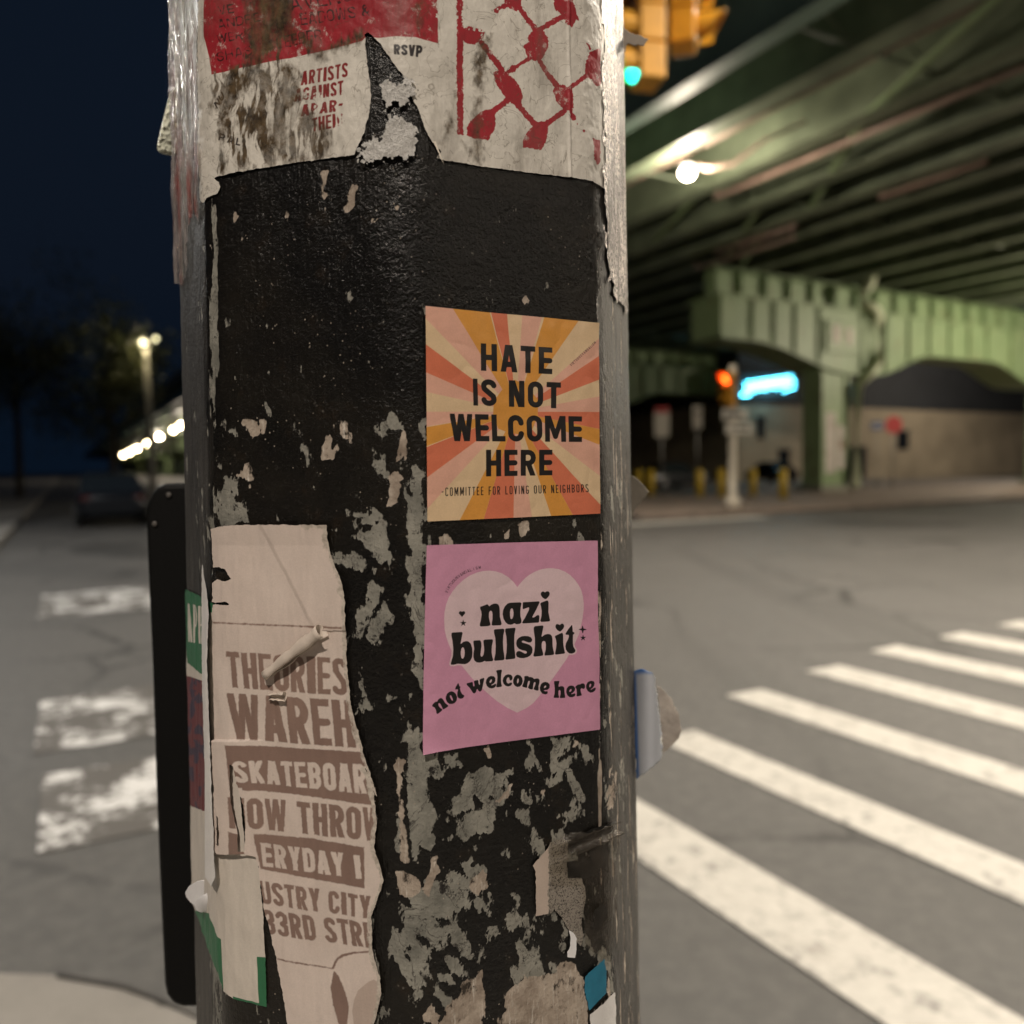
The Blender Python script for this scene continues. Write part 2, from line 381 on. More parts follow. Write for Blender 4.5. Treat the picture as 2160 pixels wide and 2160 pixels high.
# ------------------------------------------------------------------ painted and peeled layers of the pole, traced outlines
CREAM = [D4((553,380),(660,382),(668,440),(672,500),(640,515),(615,550),(595,555),(588,500),(600,455),(575,420)),
 D4((675,385),(722,385),(712,440),(700,490),(685,490),(680,430)), D4((560,700),(600,745),(605,790),(618,820),(590,838),(555,815),(490,805),(460,785),(520,790),(530,730)),
 D4((1180,488),(1215,495),(1210,560),(1225,600),(1245,575),(1252,610),(1215,680),(1190,670),(1130,692),(1145,590)),
 D4((1285,385),(1325,385),(1340,440),(1375,520),(1365,550),(1330,540),(1290,520),(1300,450)), D4((1205,424),(1232,400),(1225,428)),
 D4((1740,465),(1775,470),(1785,610),(1770,660),(1700,690),(1705,620),(1695,575),(1720,530)),
 D4((1650,790),(1720,770),(1770,800),(1735,850),(1725,950),(1690,1010),(1620,1045),(1640,900)),
 D4((585,870),(605,880),(608,905),(595,900)), D4((680,1072),(705,1070),(700,1082)),
 D3((1145,40),(1185,40),(1180,150),(1145,190),(1135,110)), D3((1150,200),(1175,215),(1165,250),(1140,235)), D3((1155,280),(1172,330),(1155,350)),
 D3((1150,365),(1168,380),(1160,420),(1125,425)), D3((1150,440),(1165,470),(1135,495)), D3((875,295),(910,300),(915,325),(885,330)), D3((865,350),(895,365),(890,400),(855,385)),
 D3((1370,150),(1395,160),(1380,250),(1390,300),(1340,335),(1300,310),(1345,260)), D3((1515,395),(1555,405),(1550,435),(1520,425)), D3((1700,300),(1730,310),(1722,338),(1700,330)),
 D3((485,360),(505,380),(490,425),(470,430)), D3((535,520),(560,530),(548,555)), D3((285,580),(305,590),(300,622),(288,615)), D3((1375,350),(1395,375),(1385,390)),
 K8((110,150),(150,180),(150,290),(130,360),(160,440),(182,560),(178,700),(195,850),(150,860),(150,730),(130,600),(120,430),(105,320)),
 K8((870,330),(850,400),(800,450),(770,440),(820,370)), K8((320,780),(390,790),(410,900),(350,990),(330,1060),(290,1040),(300,940),(340,900)),
 K8((690,860),(700,900),(690,1000),(640,1060),(600,1020),(600,960),(650,900)), K8((110,900),(160,900),(280,960),(270,1040),(200,1090),(130,1060)),
 K8((500,1740),(560,1640),(600,1600),(680,1540),(685,1640),(680,1930),(400,1930),(440,1800)),
 K8((820,1700),(960,1600),(1130,1580),(1200,1500),(1260,1480),(1300,1520),(1330,1600),(1365,1780),(1372,1930),(780,1930),(820,1800)),
 K8((1280,30),(1310,20),(1320,80),(1270,85)), K8((1510,480),(1535,200),(1545,280),(1530,470)), K8((300,1800),(350,1740),(380,1800),(380,1900),(310,1890)),
 K8((1050,390),(1100,335),(1110,350),(1080,390)), K8((610,0),(640,0),(620,50)), K8((700,100),(720,60),(740,100),(720,140)),
 S2((265,130),(320,95),(385,180),(270,182)), S2((770,95),(795,40),(800,150),(770,130)), S2((885,0),(945,0),(940,120),(895,110)),
 S1((935,60),(960,20),(968,160),(945,165))]
GREY = [D4((385,410),(400,375),(440,430),(490,430),(492,480),(450,492),(405,480)),
 D4((400,800),(440,798),(488,830),(470,900),(478,1000),(530,1010),(578,1060),(570,1150),(480,1165),(415,1190),(365,1190),(360,900),(385,850)),
 D4((1548,400),(1590,375),(1640,350),(1660,325),(1720,345),(1770,400),(1775,450),(1720,465),(1650,460),(1640,500),(1600,525),(1565,490),(1550,440)),
 D4((1600,640),(1620,700),(1615,750),(1560,795),(1545,790),(1550,745),(1520,725),(1570,690)), D4((1740,715),(1775,740),(1765,775),(1725,760)),
 D4((1600,770),(1640,760),(1640,800),(1610,820)), D4((1870,390),(1932,370),(1932,540),(1890,520),(1870,450)),
 D4((1320,1070),(1400,1088),(1470,1082),(1500,1045),(1505,1065),(1470,1112),(1400,1108),(1330,1092)), D4((1400,1140),(1490,1120),(1545,1075),(1565,1110),(1530,1150),(1470,1180),(1410,1190)),
 D5((215,725),(300,690),(325,665),(405,655),(415,700),(420,780),(410,850),(370,880),(345,875),(340,850),(310,845),(320,810),(290,785),(270,750)),
 D5((165,825),(215,820),(222,850),(190,865)), D5((220,845),(255,838),(290,850),(296,885),(270,902),(240,895),(220,870)), D5((330,898),(348,895),(350,908),(335,910)),
 D5((125,820),(150,820),(150,850),(130,860)),
 D5((300,1010),(330,980),(345,995),(380,1005),(385,1025),(362,1072),(300,1190),(262,1262),(240,1270),(228,1120),(280,1100),(300,1075),(270,1065)),
 D5((385,1062),(415,1045),(428,1080),(432,1140),(443,1175),(410,1190),(400,1250),(360,1290),(310,1292),(280,1282),(300,1230),(345,1140)),
 D5((255,1630),(300,1622),(308,1600),(320,1635),(330,1650),(300,1665),(258,1655)), D5((400,1610),(420,1606),(415,1622),(402,1624)), D5((525,1590),(540,1592),(538,1606),(526,1604)),
 D5((520,400),(550,355),(600,380),(610,470),(600,560),(600,640),(580,690),(600,720),(600,800),(612,830),(605,1250),(595,1560),(565,1540),(555,1450),(550,1330),(540,1240),(545,1150),(530,1050),(525,850),(510,760),(505,640),(530,560),(515,460)),
 D5((510,1780),(560,1775),(590,1800),(596,1932),(515,1932)),
 K8((180,0),(290,0),(290,120),(410,120),(400,260),(350,300),(340,420),(385,560),(360,640),(390,680),(330,740),(270,770),(250,860),(300,900),(320,920),(290,920),(240,870),(200,850),(190,700),(180,560),(190,500),(175,300)),
 K8((95,680),(140,670),(160,720),(155,800),(110,820),(90,750)),
 K8((400,100),(540,90),(550,200),(480,260),(410,230)),
 K8((520,300),(600,235),(700,170),(760,250),(880,225),(880,250),(800,340),(830,300),(780,400),(700,450),(640,430),(640,480),(560,510),(500,540),(440,520),(450,450),(510,400)),
 K8((560,520),(640,500),(760,380),(870,330),(830,470),(770,500),(760,560),(700,640),(660,740),(600,840),(640,660),(560,700),(430,690),(480,610)),
 K8((440,450),(500,430),(510,470),(470,540),(460,600),(430,580)),
 K8((1130,20),(1250,10),(1230,90),(1170,160),(1140,120)),
 K8((1240,150),(1270,140),(1265,180),(1200,260),(1190,300),(1150,360),(1100,390),(1080,430),(1020,450),(1000,520),(1010,600),(960,610),(900,600),(900,520),(960,480),(1060,400),(1110,350),(1150,270),(1160,200)),
 K8((1230,500),(1280,450),(1330,510),(1310,580),(1250,600),(1260,680),(1110,720),(1170,590)),
 K8((770,740),(860,735),(855,800),(780,810)), K8((870,1050),(920,1040),(900,1140),(860,1120)), K8((1000,560),(980,680),(975,640)),
 K8((560,840),(600,860),(680,860),(700,900),(690,1000),(640,1060),(600,1080),(640,1110),(560,1190),(560,1290),(500,1320),(470,1400),(380,1440),(330,1500),(300,1600),(290,1700),(240,1760),(190,1640),(160,1480),(150,1300),(130,1050),(110,920),(160,890),(240,900),(300,930),(400,950),(450,920)),
 K8((430,1440),(540,1420),(560,1500),(540,1620),(400,1640)), K8((660,1260),(760,1200),(830,1260),(780,1380),(700,1400),(650,1330)), K8((940,1320),(990,1260),(980,1340),(950,1380)),
 K8((1120,1500),(1160,1480),(1190,1600),(1140,1650)), K8((950,1620),(1020,1600),(1010,1750),(960,1780)), K8((1440,0),(1460,20),(1450,60))]
DARKHOLE = [K8((330,290),(410,280),(410,540),(370,560),(340,420)), K8((250,1300),(350,1390),(320,1410),(260,1360)), K8((380,1210),(470,1220),(460,1260),(400,1270)),
 K8((290,740),(330,760),(330,850),(280,850)), D4((1660,460),(1720,470),(1700,620),(1650,780),(1640,600)), D3((745,790),(795,790),(790,830),(750,835)), D3((700,850),(740,848),(760,858),(720,865))]

def pole_layers(X, Y, th, z, vis):
    s = th * 1000 * PR; zz = z * 1000                                   # millimetres along and up
    n1 = fbm(s / 6, zz / 7, 3, 5); n2 = fbm((s + zz * .55) / 5, (zz - s * .55) / 14, 9, 5)
    cream = polys(X, Y, CREAM) + n1 * 9 + fbm(s / 2, zz / 2.6, 16, 4, .65) * 7
    grey = polys(X, Y, GREY) + n2 * 15 + fbm((s + zz * .6) / 2.4, (zz - s * .5) / 4, 15, 4, .65) * 11
    hole = polys(X, Y, DARKHOLE) + n1 * 6
    low = np.clip((Y - 1540) / 330, 0, 1) * np.clip((X - 800) / 60, 0, 1) * np.clip((1290 - X) / 60, 0, 1)
    pick = 22 + np.clip((1000 - Y) / 400, 0, 1) * 7 - low * 13 - fbm((s + zz * .5) / 9, (zz - s * .7) / 24, 21, 5, .62) * 44
    grey = grey + low * 3 + np.clip(fbm((s + zz * .75) / 3.2, (zz - s * .9) / 26, 17, 4, .6), 0, 1) * 46 * low
    grey = U(grey, pick, 26 - fbm(s / 5, zz / 9, 31, 5) * 36 - np.clip((Y - 1000) / 300, 0, 1) * 3)
    strip = np.abs(X - (700 + (Y - 1340) * .09 + np.clip(Y - 1500, 0, 900) * .02)) - 14 + fbm(s / 3, zz / 6, 41, 5) * 46 + np.where(Y < 1330, 60, 0)
    grey = U(grey, strip)                                               # torn fibres beside the tan poster
    edge = np.abs(X - 452) - 6 + fbm(s / 4, zz / 30, 51, 4) * 34
    grey = U(grey, edge + 4)
    grey = np.maximum(grey, -hole); cream = np.maximum(cream, -hole)
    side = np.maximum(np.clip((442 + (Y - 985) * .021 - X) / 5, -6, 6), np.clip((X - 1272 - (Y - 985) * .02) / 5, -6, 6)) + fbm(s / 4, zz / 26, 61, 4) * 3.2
    streak = np.clip(X - 1268, -30, 80) * 0 + 20.5 - fbm(s / 2.2, zz / 34, 71, 5, .6) * 52
    streak = np.where(X > 1255, streak, 60)
    cream = U(cream, streak)
    far = ~vis
    cream[far] = 60; grey[far] = 26 - fbm(s / 6, zz / 11, 33, 5)[far] * 40; side[far] = -6
    return cream, grey, side

def make_pole():
    t = NT('black_pole_paint')
    cr = t.attr('cream'); gr = t.attr('grey'); sd = t.attr('side')
    fine = t.noise(900, 6, .7); fine2 = t.noise(420, 5, .65, vec=t.vec((1, 1, .45))); big = t.noise(14, 5, .6); mid = t.noise(70, 6, .65)
    fib = t.noise(700, 5, .7, vec=t.vec((1, 1, .12)))
    mc = t.ramp(t.math('ADD', cr, t.math('ADD', t.ramp(fine2, 0, 1, -7, 7), t.ramp(t.noise(190, 6, .7), 0, 1, -6, 6))), .5, -.5)
    mg = t.ramp(t.math('ADD', gr, t.math('ADD', t.ramp(fine2, 0, 1, -14, 14), t.ramp(t.noise(150, 7, .75, vec=t.vec((1, 1, .42), (0, .5, 0))), 0, 1, -22, 22))), .6, -.6)
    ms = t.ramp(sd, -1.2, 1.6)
    black = t.mix(t.ramp(big, .42, .68), (.0055, .005, .0045), (.014, .0115, .008))
    black = t.mix(t.ramp(mid, .58, .8), black, (.022, .015, .009))
    black = t.mix(t.math('MULTIPLY', t.ramp(t.voro(260), .16, .05), t.ramp(mid, .56, .7)), black, (.14, .13, .115))
    scr = t.noise(60, 3, .5, vec=t.vec((3, 3, 5), (.5, .4, .3)), dist=.6)
    black = t.mix(t.math('MULTIPLY', t.ramp(t.math('ABSOLUTE', t.math('SUBTRACT', scr, .5)), .004, .001), .12), black, (.2, .19, .17))
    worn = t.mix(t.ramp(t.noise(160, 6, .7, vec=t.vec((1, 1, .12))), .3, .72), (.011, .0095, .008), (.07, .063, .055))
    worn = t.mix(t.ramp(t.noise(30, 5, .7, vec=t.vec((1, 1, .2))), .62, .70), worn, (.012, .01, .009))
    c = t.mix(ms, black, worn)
    greyc = t.mix(t.ramp(mid, .35, .65), (.15, .148, .128), (.31, .30, .26))
    greyc = t.mix(t.ramp(fine, .6, .75), greyc, (.30, .29, .26))
    greyc = t.mix(t.ramp(t.noise(300, 5, .7), .62, .7), greyc, (.03, .027, .023))
    greyc = t.mix(t.ramp(t.math('ADD', t.noise(95, 7, .75), t.math('MULTIPLY', t.noise(420, 4, .7), .22)), .70, .74), greyc, (.012, .010, .009))
    greyc = t.mix(t.ramp(t.math('ABSOLUTE', t.math('SUBTRACT', t.noise(38, 6, .7, vec=t.vec((1, 1, .7)), dist=.8), .5)), .010, .003, 0, .8), greyc, (.05, .045, .04))
    rim = t.math('MULTIPLY', t.ramp(t.math('ADD', gr, t.ramp(fine2, 0, 1, -10, 10)), -7, -1), t.ramp(fine, .45, .6))
    greyc = t.mix(t.math('MULTIPLY', rim, .55), greyc, (.34, .32, .28))
    c = t.mix(mg, c, greyc)
    creamc = t.mix(t.ramp(mid, .3, .7), (.19, .145, .11), (.56, .48, .40))
    creamc = t.mix(t.ramp(fib, .55, .75), creamc, (.70, .65, .58))
    creamc = t.mix(t.ramp(t.noise(210, 6, .75), .60, .72), creamc, (.10, .075, .055))
    creamc = t.mix(t.ramp(t.noise(120, 7, .78, vec=t.vec((1, 1, .5))), .555, .62), creamc, (.035, .027, .02))
    c = t.mix(mc, c, creamc)
    fleck = t.math('MULTIPLY', t.ramp(t.voro(330), .13, .07), t.ramp(t.noise(32, 4, .6), .5, .6))
    c = t.mix(t.math('MULTIPLY', fleck, t.math('SUBTRACT', 1.0, ms)), c, (.33, .29, .24))
    rough = t.mix(mg, t.mix(mc, t.ramp(big, .3, .7, .17, .32), (.85, .85, .85)), (.7, .7, .7)); rough = t.mix(t.math('MULTIPLY', ms, .7), rough, (.62, .62, .62))
    h = t.math('ADD', t.math('MULTIPLY', fine, .22), t.math('ADD', t.math('MULTIPLY', t.noise(230, 4, .6), .40), t.math('MULTIPLY', t.noise(560, 3, .6), .5)))
    h = t.math('ADD', h, t.math('MULTIPLY', t.noise(900, 3, .6, vec=t.vec((1, 1, .06))), .35))
    h = t.math('SUBTRACT', h, t.math('MULTIPLY', t.math('MAXIMUM', mc, mg), .65))
    t.set(Base_Color=c, Roughness=rough, Normal=t.bump(h, 1.0, .0009))
    t.p.inputs['Specular IOR Level'].default_value = .38
    thf = np.linspace(R_(-112), R_(112), 460); thb = np.linspace(R_(112), R_(248), 20)[1:-1]
    th = np.concatenate([thf, thb]); th = np.where(th > math.pi, th - 2 * math.pi, th)
    zs = np.concatenate([[.13, .4, .7, .95, 1.05], np.arange(1.09, 1.80, .001), [1.81, 1.9, 2.2, 3, 4.5, 6, 7.5, 9.2]])
    n, m = len(th), len(zs); TH, Z = np.meshgrid(th, zs, indexing='ij')
    P0 = pole_pt(TH, Z); X, Y = photo_px(P0)
    N = pole_n(TH); tocam = np.array([0, 0]) - P0[..., :2]
    vis = (N * tocam).sum(-1) > 0
    cream, grey, side = pole_layers(X, Y, TH, Z, vis)
    s = TH * 1000 * PR; zz = Z * 1000
    lump = fbm(s / 14, zz / 22, 81, 4) * .00035 + fbm(s / 4, zz / 7, 85, 3) * .00012
    near = (Z > 1.06) & (Z < 1.81)
    off = np.where(near, lump - .0002 * (np.minimum(cream, grey) < 0), 0.0)
    V = pole_pt(TH, Z, off)
    ii, jj = np.meshgrid(np.arange(n), np.arange(m - 1), indexing='ij'); i2 = (ii + 1) % n
    Q = np.stack([ii * m + jj, i2 * m + jj, i2 * m + jj + 1, ii * m + jj + 1], -1).reshape(-1, 4)
    root = empty('traffic_pole', (0, 0, 0))
    tag(root, 'black octagonal steel street pole with peeling paint, covered in stickers and torn posters', 'pole')
    np_mesh('shaft', V.reshape(-1, 3), [Q], t.m, root, dict(cream=cream.ravel().clip(-60, 60), grey=grey.ravel().clip(-60, 60), side=side.ravel()))
    mm = plain('pole_fittings', (.02, .02, .02), .45, 0.0)
    b = MB(); pl = [(PCX + .2 * math.sin(k * math.pi / 4 + .5), PCY + .2 * math.cos(k * math.pi / 4 + .5)) for k in range(8)]
    b.prism(pl, .131, .17); b.build('base_plate', mm, root, .006)
    b = MB(); b.tube([(PCX, PCY, 7.5), (.6, 3.0, 7.75), (1.35, 7.0, 7.6), (1.75, 9.2, 7.5)], [.07, .06, .05, .045]); b.build('mast_arm', mm, root)
    b = MB(); b.tube([(PCX, PCY, 9.18), (PCX, PCY, 9.5)], .055); b.sphere((PCX, PCY, 9.5), .055, 12); b.build('top_cap', mm, root)
    return root
pole = make_pole()
# ------------------------------------------------------------------ stickers, posters and scraps on the pole
def box_of(P, pad=6):
    P = np.asarray([p[:2] for p in P], float); x0, y0 = P.min(0) - pad; x1, y1 = P.max(0) + pad
    f = lambda y: [EYE + (993 - y) / 1700 * d for d in (.29, .40)]
    ym = min(max((y0 + y1) / 2, 0), 2160)
    return th_of(x0, ym) - .04, th_of(x1, ym) + .04, min(f(y1)) - .004, max(f(y0)) + .004
def wrap(poly, inks, name, mat, step=.0003, off=.0006, parent=None, lift=None, minus=None, rough=0.0, seed=5, th=None):
    t0, t1, z0, z1 = box_of(poly)
    if th: t0, t1 = th
    def shape(X, Y):
        d = sd_poly(X, Y, poly)
        if rough: d = d + fbm(X / 9, Y / 9, seed, 4) * rough
        if minus: d = np.maximum(d, -(polys(X, Y, minus) + fbm(X / 8, Y / 8, seed + 3, 4) * rough))
        return d
    return sheet(name, t0, t1, z0, z1, shape, inks, mat, off, step, parent, lift)
def paper_mat(name, base, inks, rough=.55, var=.06, dirt=None, dirtcol=(.12, .085, .05), bump=.25, fuzz=0.0, edgecol=None, spec=.35, wear=0.0):
    """inks: list of (attribute, colour); each printed where its distance is negative"""
    t = NT(name)
    n = t.noise(55, 6, .6); fine = t.noise(1500, 3, .6)
    c = t.mix(t.ramp(n, .3, .7), tuple(x * (1 - var) for x in base), tuple(min(.95, x * (1 + var)) for x in base))
    for a, col in inks:
        d = t.attr(a)
        if fuzz: d = t.math('ADD', d, t.ramp(t.noise(600, 4, .6), .2, .8, -fuzz, fuzz))
        f = t.ramp(d, .45 + fuzz * .8, -.45 - fuzz * .8)
        if wear: f = t.math('MULTIPLY', f, t.ramp(t.noise(170, 6, .75), .60 - wear * .1, .66, 1.0, .35))
        cv = t.mix(t.ramp(t.noise(38, 5, .6), .3, .7), tuple(x * (1 - var) for x in col), tuple(min(.95, x * (1 + var)) for x in col))
        c = t.mix(f, c, cv)
    if dirt is not None:
        c = dirt(t, c, dirtcol)
    if edgecol: c = t.mix(t.ramp(t.math('ADD', t.attr('edge'), t.ramp(fine, 0, 1, -3, 3)), -5, -1), c, edgecol)
    c = t.mix(t.ramp(fine, .3, .7, .0, .10), c, (.02, .02, .02))
    t.set(Base_Color=c, Roughness=rough, Normal=t.bump(t.math('ADD', t.math('MULTIPLY', fine, .25), t.noise(90, 6, .6)), bump, .0006))
    t.p.inputs['Specular IOR Level'].default_value = spec
    return t.m

# ---- orange sunburst sticker
OS = S1((145, 97), (600, 145), (1100, 190), (1555, 237), (1562, 1000), (1566, 1790), (900, 1822), (160, 1855), (152, 800))
C0 = (880, 960)
def ray(p, q, *mid): return S1(C0, p, *mid, q)
ORANGE = [ray((350, 90), (665, 140)), ray((1125, 150), (1410, 190)), ray((1600, 1110), (1600, 1245)), ray((1200, 1900), (1400, 1900)), ray((395, 1900), (600, 1900)), ray((100, 1095), (100, 1262)),
          S1((700, 880), (760, 790), (870, 700), (960, 740), (1060, 860), (1062, 1000), (1010, 1110), (930, 1150), (820, 1130), (740, 1100), (695, 1000))]
CORAL = [ray((655, 60), (800, 60)), ray((1640, 450), (1640, 668)), ray((1640, 962), (1640, 1118)), ray((1400, 1900), (1640, 1800), (1640, 1900)), ray((600, 1900), (860, 1900)), ray((60, 1285), (60, 1568)), ray((60, 345), (60, 600))]
PINK = [ray((940, 60), (1130, 60)), ray((1640, 290), (1640, 450)), ray((1640, 820), (1640, 962)), ray((1640, 1260), (1640, 1540)), ray((860, 1900), (1025, 1900)), ray((60, 1568), (60, 1860)), ray((60, 960), (60, 1095)), ray((60, 600), (60, 778)), ray((60, 110), (350, 60), (60, 60)), ray((185, 60), (360, 60))]
def orange_text(X, Y):
    d = np.full(X.shape, 1e4)
    sd_text(X, Y, 'HATE', *S1((595, 402), (1178, 437), (597, 626), (1178, 655)), wt=.235, gap=.17, base=.82, out=d)
    sd_text(X, Y, 'IS NOT', *S1((528, 690), (1248, 722), (534, 910), (1246, 934)), wt=.235, gap=.17, base=.78, out=d)
    sd_text(X, Y, 'WELCOME', *S1((342, 975), (1420, 998), (352, 1200), (1421, 1207)), wt=.235, gap=.14, base=.80, out=d)
    sd_text(X, Y, 'HERE', *S1((636, 1270), (1178, 1270), (638, 1488), (1178, 1478)), wt=.235, gap=.17, base=.82, out=d)
    sd_text(X, Y, '-COMMITTEE FOR LOVING OUR NEIGHBORS', *S1((275, 1578), (1472, 1550), (275, 1650), (1475, 1616)), wt=.13, gap=.24, base=.46, out=d)
    sd_text(X, Y, 'VIRTUOUSVANDALISM', *S1((1318, 576), (1522, 384), (1334, 592), (1536, 400)), wt=.17, gap=.3, base=.62, out=d)
    return d
m_or = paper_mat('sunburst_print', (.72, .53, .33), [('pink', (.73, .41, .31)), ('coral', (.66, .185, .10)), ('orange', (.68, .31, .06)), ('ink', (.013, .011, .011))], .40, .06, bump=.3, edgecol=None)
o = wrap(OS, dict(pink=lambda X, Y: polys(X, Y, PINK), coral=lambda X, Y: polys(X, Y, CORAL), orange=lambda X, Y: polys(X, Y, ORANGE), ink=orange_text), 'sticker', m_or, .00026, .0009, lift=lambda X, Y, th, z: .0005 * np.abs(fbm(th * 9, z * 70, 191, 3)) + .0022 * np.clip((X + (Y - 640) * -.6 - 1222) / 40, 0, 1) ** 2)
tag(o, 'orange sunburst sticker reading HATE IS NOT WELCOME HERE, above the pink sticker', 'sticker')

# ---- pink heart sticker
PS = S2((150, 187), (800, 165), (1478, 149), (1480, 500), (1484, 760), (1497, 1000), (1503, 1300), (1508, 1630), (800, 1722), (117, 1817), (125, 1200), (140, 500))
HEART = S2((858, 515), (830, 475), (790, 438), (740, 408), (690, 391), (640, 385), (590, 388), (540, 400), (490, 422), (440, 455), (390, 500), (350, 550), (320, 600), (300, 650), (288, 710), (285, 770), (290, 850), (302, 905), (320, 960), (342, 1012), (370, 1060), (440, 1150), (500, 1225), (560, 1285), (630, 1350), (700, 1408), (780, 1460), (858, 1498), (925, 1465), (980, 1425), (1030, 1370), (1080, 1305), (1130, 1240), (1180, 1170), (1240, 1085), (1280, 1010), (1310, 950), (1340, 885), (1358, 820), (1370, 760), (1377, 690), (1376, 640), (1370, 590), (1357, 540), (1338, 500), (1310, 458), (1275, 422), (1235, 395), (1185, 374), (1130, 366), (1085, 368), (1040, 377), (1000, 392), (960, 414), (925, 440), (900, 465), (878, 490))
N1 = lambda *p: K(1000, 1235, 170 / 1932, p)
N2 = lambda *p: K(945, 1305, 140 / 1932, p)
N3 = lambda *p: K(1080, 1305, 140 / 1932, p)
N4 = lambda *p: K(900, 1400, 180 / 1932, p)
N5 = lambda *p: K(1060, 1400, 205 / 1932, p)
BIG = [N1((140,510),(310,448),(335,460),(360,500),(410,460),(470,435),(530,432),(580,455),(608,510),(617,600),(620,750),(640,830),(660,910),(655,940),(630,955),(450,962),(422,950),(420,920),(436,820),(440,690),(430,630),(405,604),(375,615),(355,660),(352,760),(375,860),(392,930),(385,955),(340,975),(160,985),(135,970),(135,930),(160,830),(174,700),(165,620),(140,560)),
 N1((900,410),(1100,402),(1130,415),(1135,440),(1118,530),(1108,640),(1110,730),(1135,840),(1130,890),(1095,920),(1010,930),(965,905),(920,932),(870,942),(810,930),(750,880),(705,800),(684,690),(695,590),(735,500),(800,435),(850,415)),
 N1((1175,400),(1550,378),(1570,390),(1565,420),(1500,560),(1395,750),(1405,770),(1450,755),(1510,710),(1550,710),(1565,740),(1555,870),(1530,890),(1165,910),(1148,895),(1160,860),(1220,770),(1310,590),(1318,530),(1300,525),(1180,568),(1162,555),(1163,420)),
 N1((1600,410),(1740,357),(1770,365),(1784,410),(1783,640),(1805,760),(1822,830),(1810,855),(1770,865),(1610,873),(1585,855),(1585,830),(1612,730),(1618,590),(1600,500),(1582,440)),
 N2((100,420),(125,402),(390,385),(420,400),(425,430),(395,580),(362,720),(372,732),(440,675),(530,648),(600,665),(665,730),(700,850),(712,980),(695,1130),(640,1240),(560,1305),(480,1325),(280,1312),(160,1345),(90,1340),(76,1310),(95,1230),(135,1080),(145,880),(125,640),(95,490)),
 N2((740,650),(770,635),(910,625),(945,640),(970,700),(975,790),(955,950),(945,1050),(965,1105),(1000,1100),(1035,1040),(1052,920),(1045,800),(1028,680),(1035,630),(1070,610),(1270,596),(1305,610),(1305,660),(1275,800),(1270,970),(1290,1100),(1318,1190),(1310,1225),(1270,1240),(1100,1250),(1065,1228),(1000,1265),(910,1282),(830,1270),(765,1215),(735,1110),(738,1000),(760,880),(745,760),(735,690)),
 N2((1335,330),(1370,308),(1600,290),(1640,310),(1640,360),(1610,480),(1598,680),(1610,900),(1635,1060),(1648,1160),(1630,1200),(1580,1212),(1370,1227),(1342,1210),(1345,1170),(1378,1020),(1388,800),(1375,560),(1340,420)),
 N2((1665,310),(1690,285),(1930,262),(1962,275),(1965,310),(1935,460),(1925,650),(1938,900),(1955,1060),(1957,1140),(1935,1165),(1700,1195),(1670,1180),(1672,1140),(1700,980),(1710,760),(1695,520),(1662,370)),
 N3((390,500),(470,508),(545,540),(582,600),(575,655),(530,692),(470,690),(400,665),(340,640),(290,645),(282,675),(310,700),(400,720),(500,755),(570,815),(597,900),(585,990),(530,1070),(450,1120),(330,1150),(220,1145),(140,1110),(115,1050),(120,990),(160,945),(215,938),(280,965),(370,1015),(415,1005),(430,970),(400,940),(300,920),(200,880),(140,810),(118,720),(135,630),(190,560),(280,512)),
 N3((630,250),(660,215),(870,195),(905,205),(910,245),(885,370),(858,510),(870,525),(950,465),(1040,442),(1110,455),(1155,500),(1175,600),(1180,800),(1200,910),(1228,1010),(1215,1045),(1150,1060),(965,1075),(938,1060),(942,1020),(975,900),(982,740),(965,665),(925,648),(880,670),(860,740),(862,850),(885,940),(908,1030),(895,1070),(830,1085),(660,1105),(622,1095),(618,1060),(645,950),(662,780),(658,560),(630,380),(622,290)),
 N3((1250,495),(1430,412),(1465,420),(1480,460),(1490,720),(1515,890),(1540,980),(1530,1010),(1480,1025),(1275,1047),(1252,1035),(1252,990),(1280,870),(1290,720),(1270,600),(1240,530)),
 N3((1735,182),(1755,190),(1762,385),(1790,385),(1810,415),(1798,450),(1765,460),(1765,720),(1785,820),(1840,905),(1845,945),(1810,990),(1740,1015),(1660,1010),(1600,960),(1560,890),(1548,810),(1565,710),(1620,600),(1645,520),(1640,468),(1560,465),(1545,445),(1560,410),(1640,290))]
BIGHOLE = [N1((905,545),(930,570),(945,650),(940,730),(920,790),(898,808),(875,795),(862,720),(860,640),(875,570)),
 N2((425,826),(455,850),(478,920),(485,1000),(475,1090),(450,1150),(420,1165),(390,1140),(370,1050),(368,960),(385,870))]
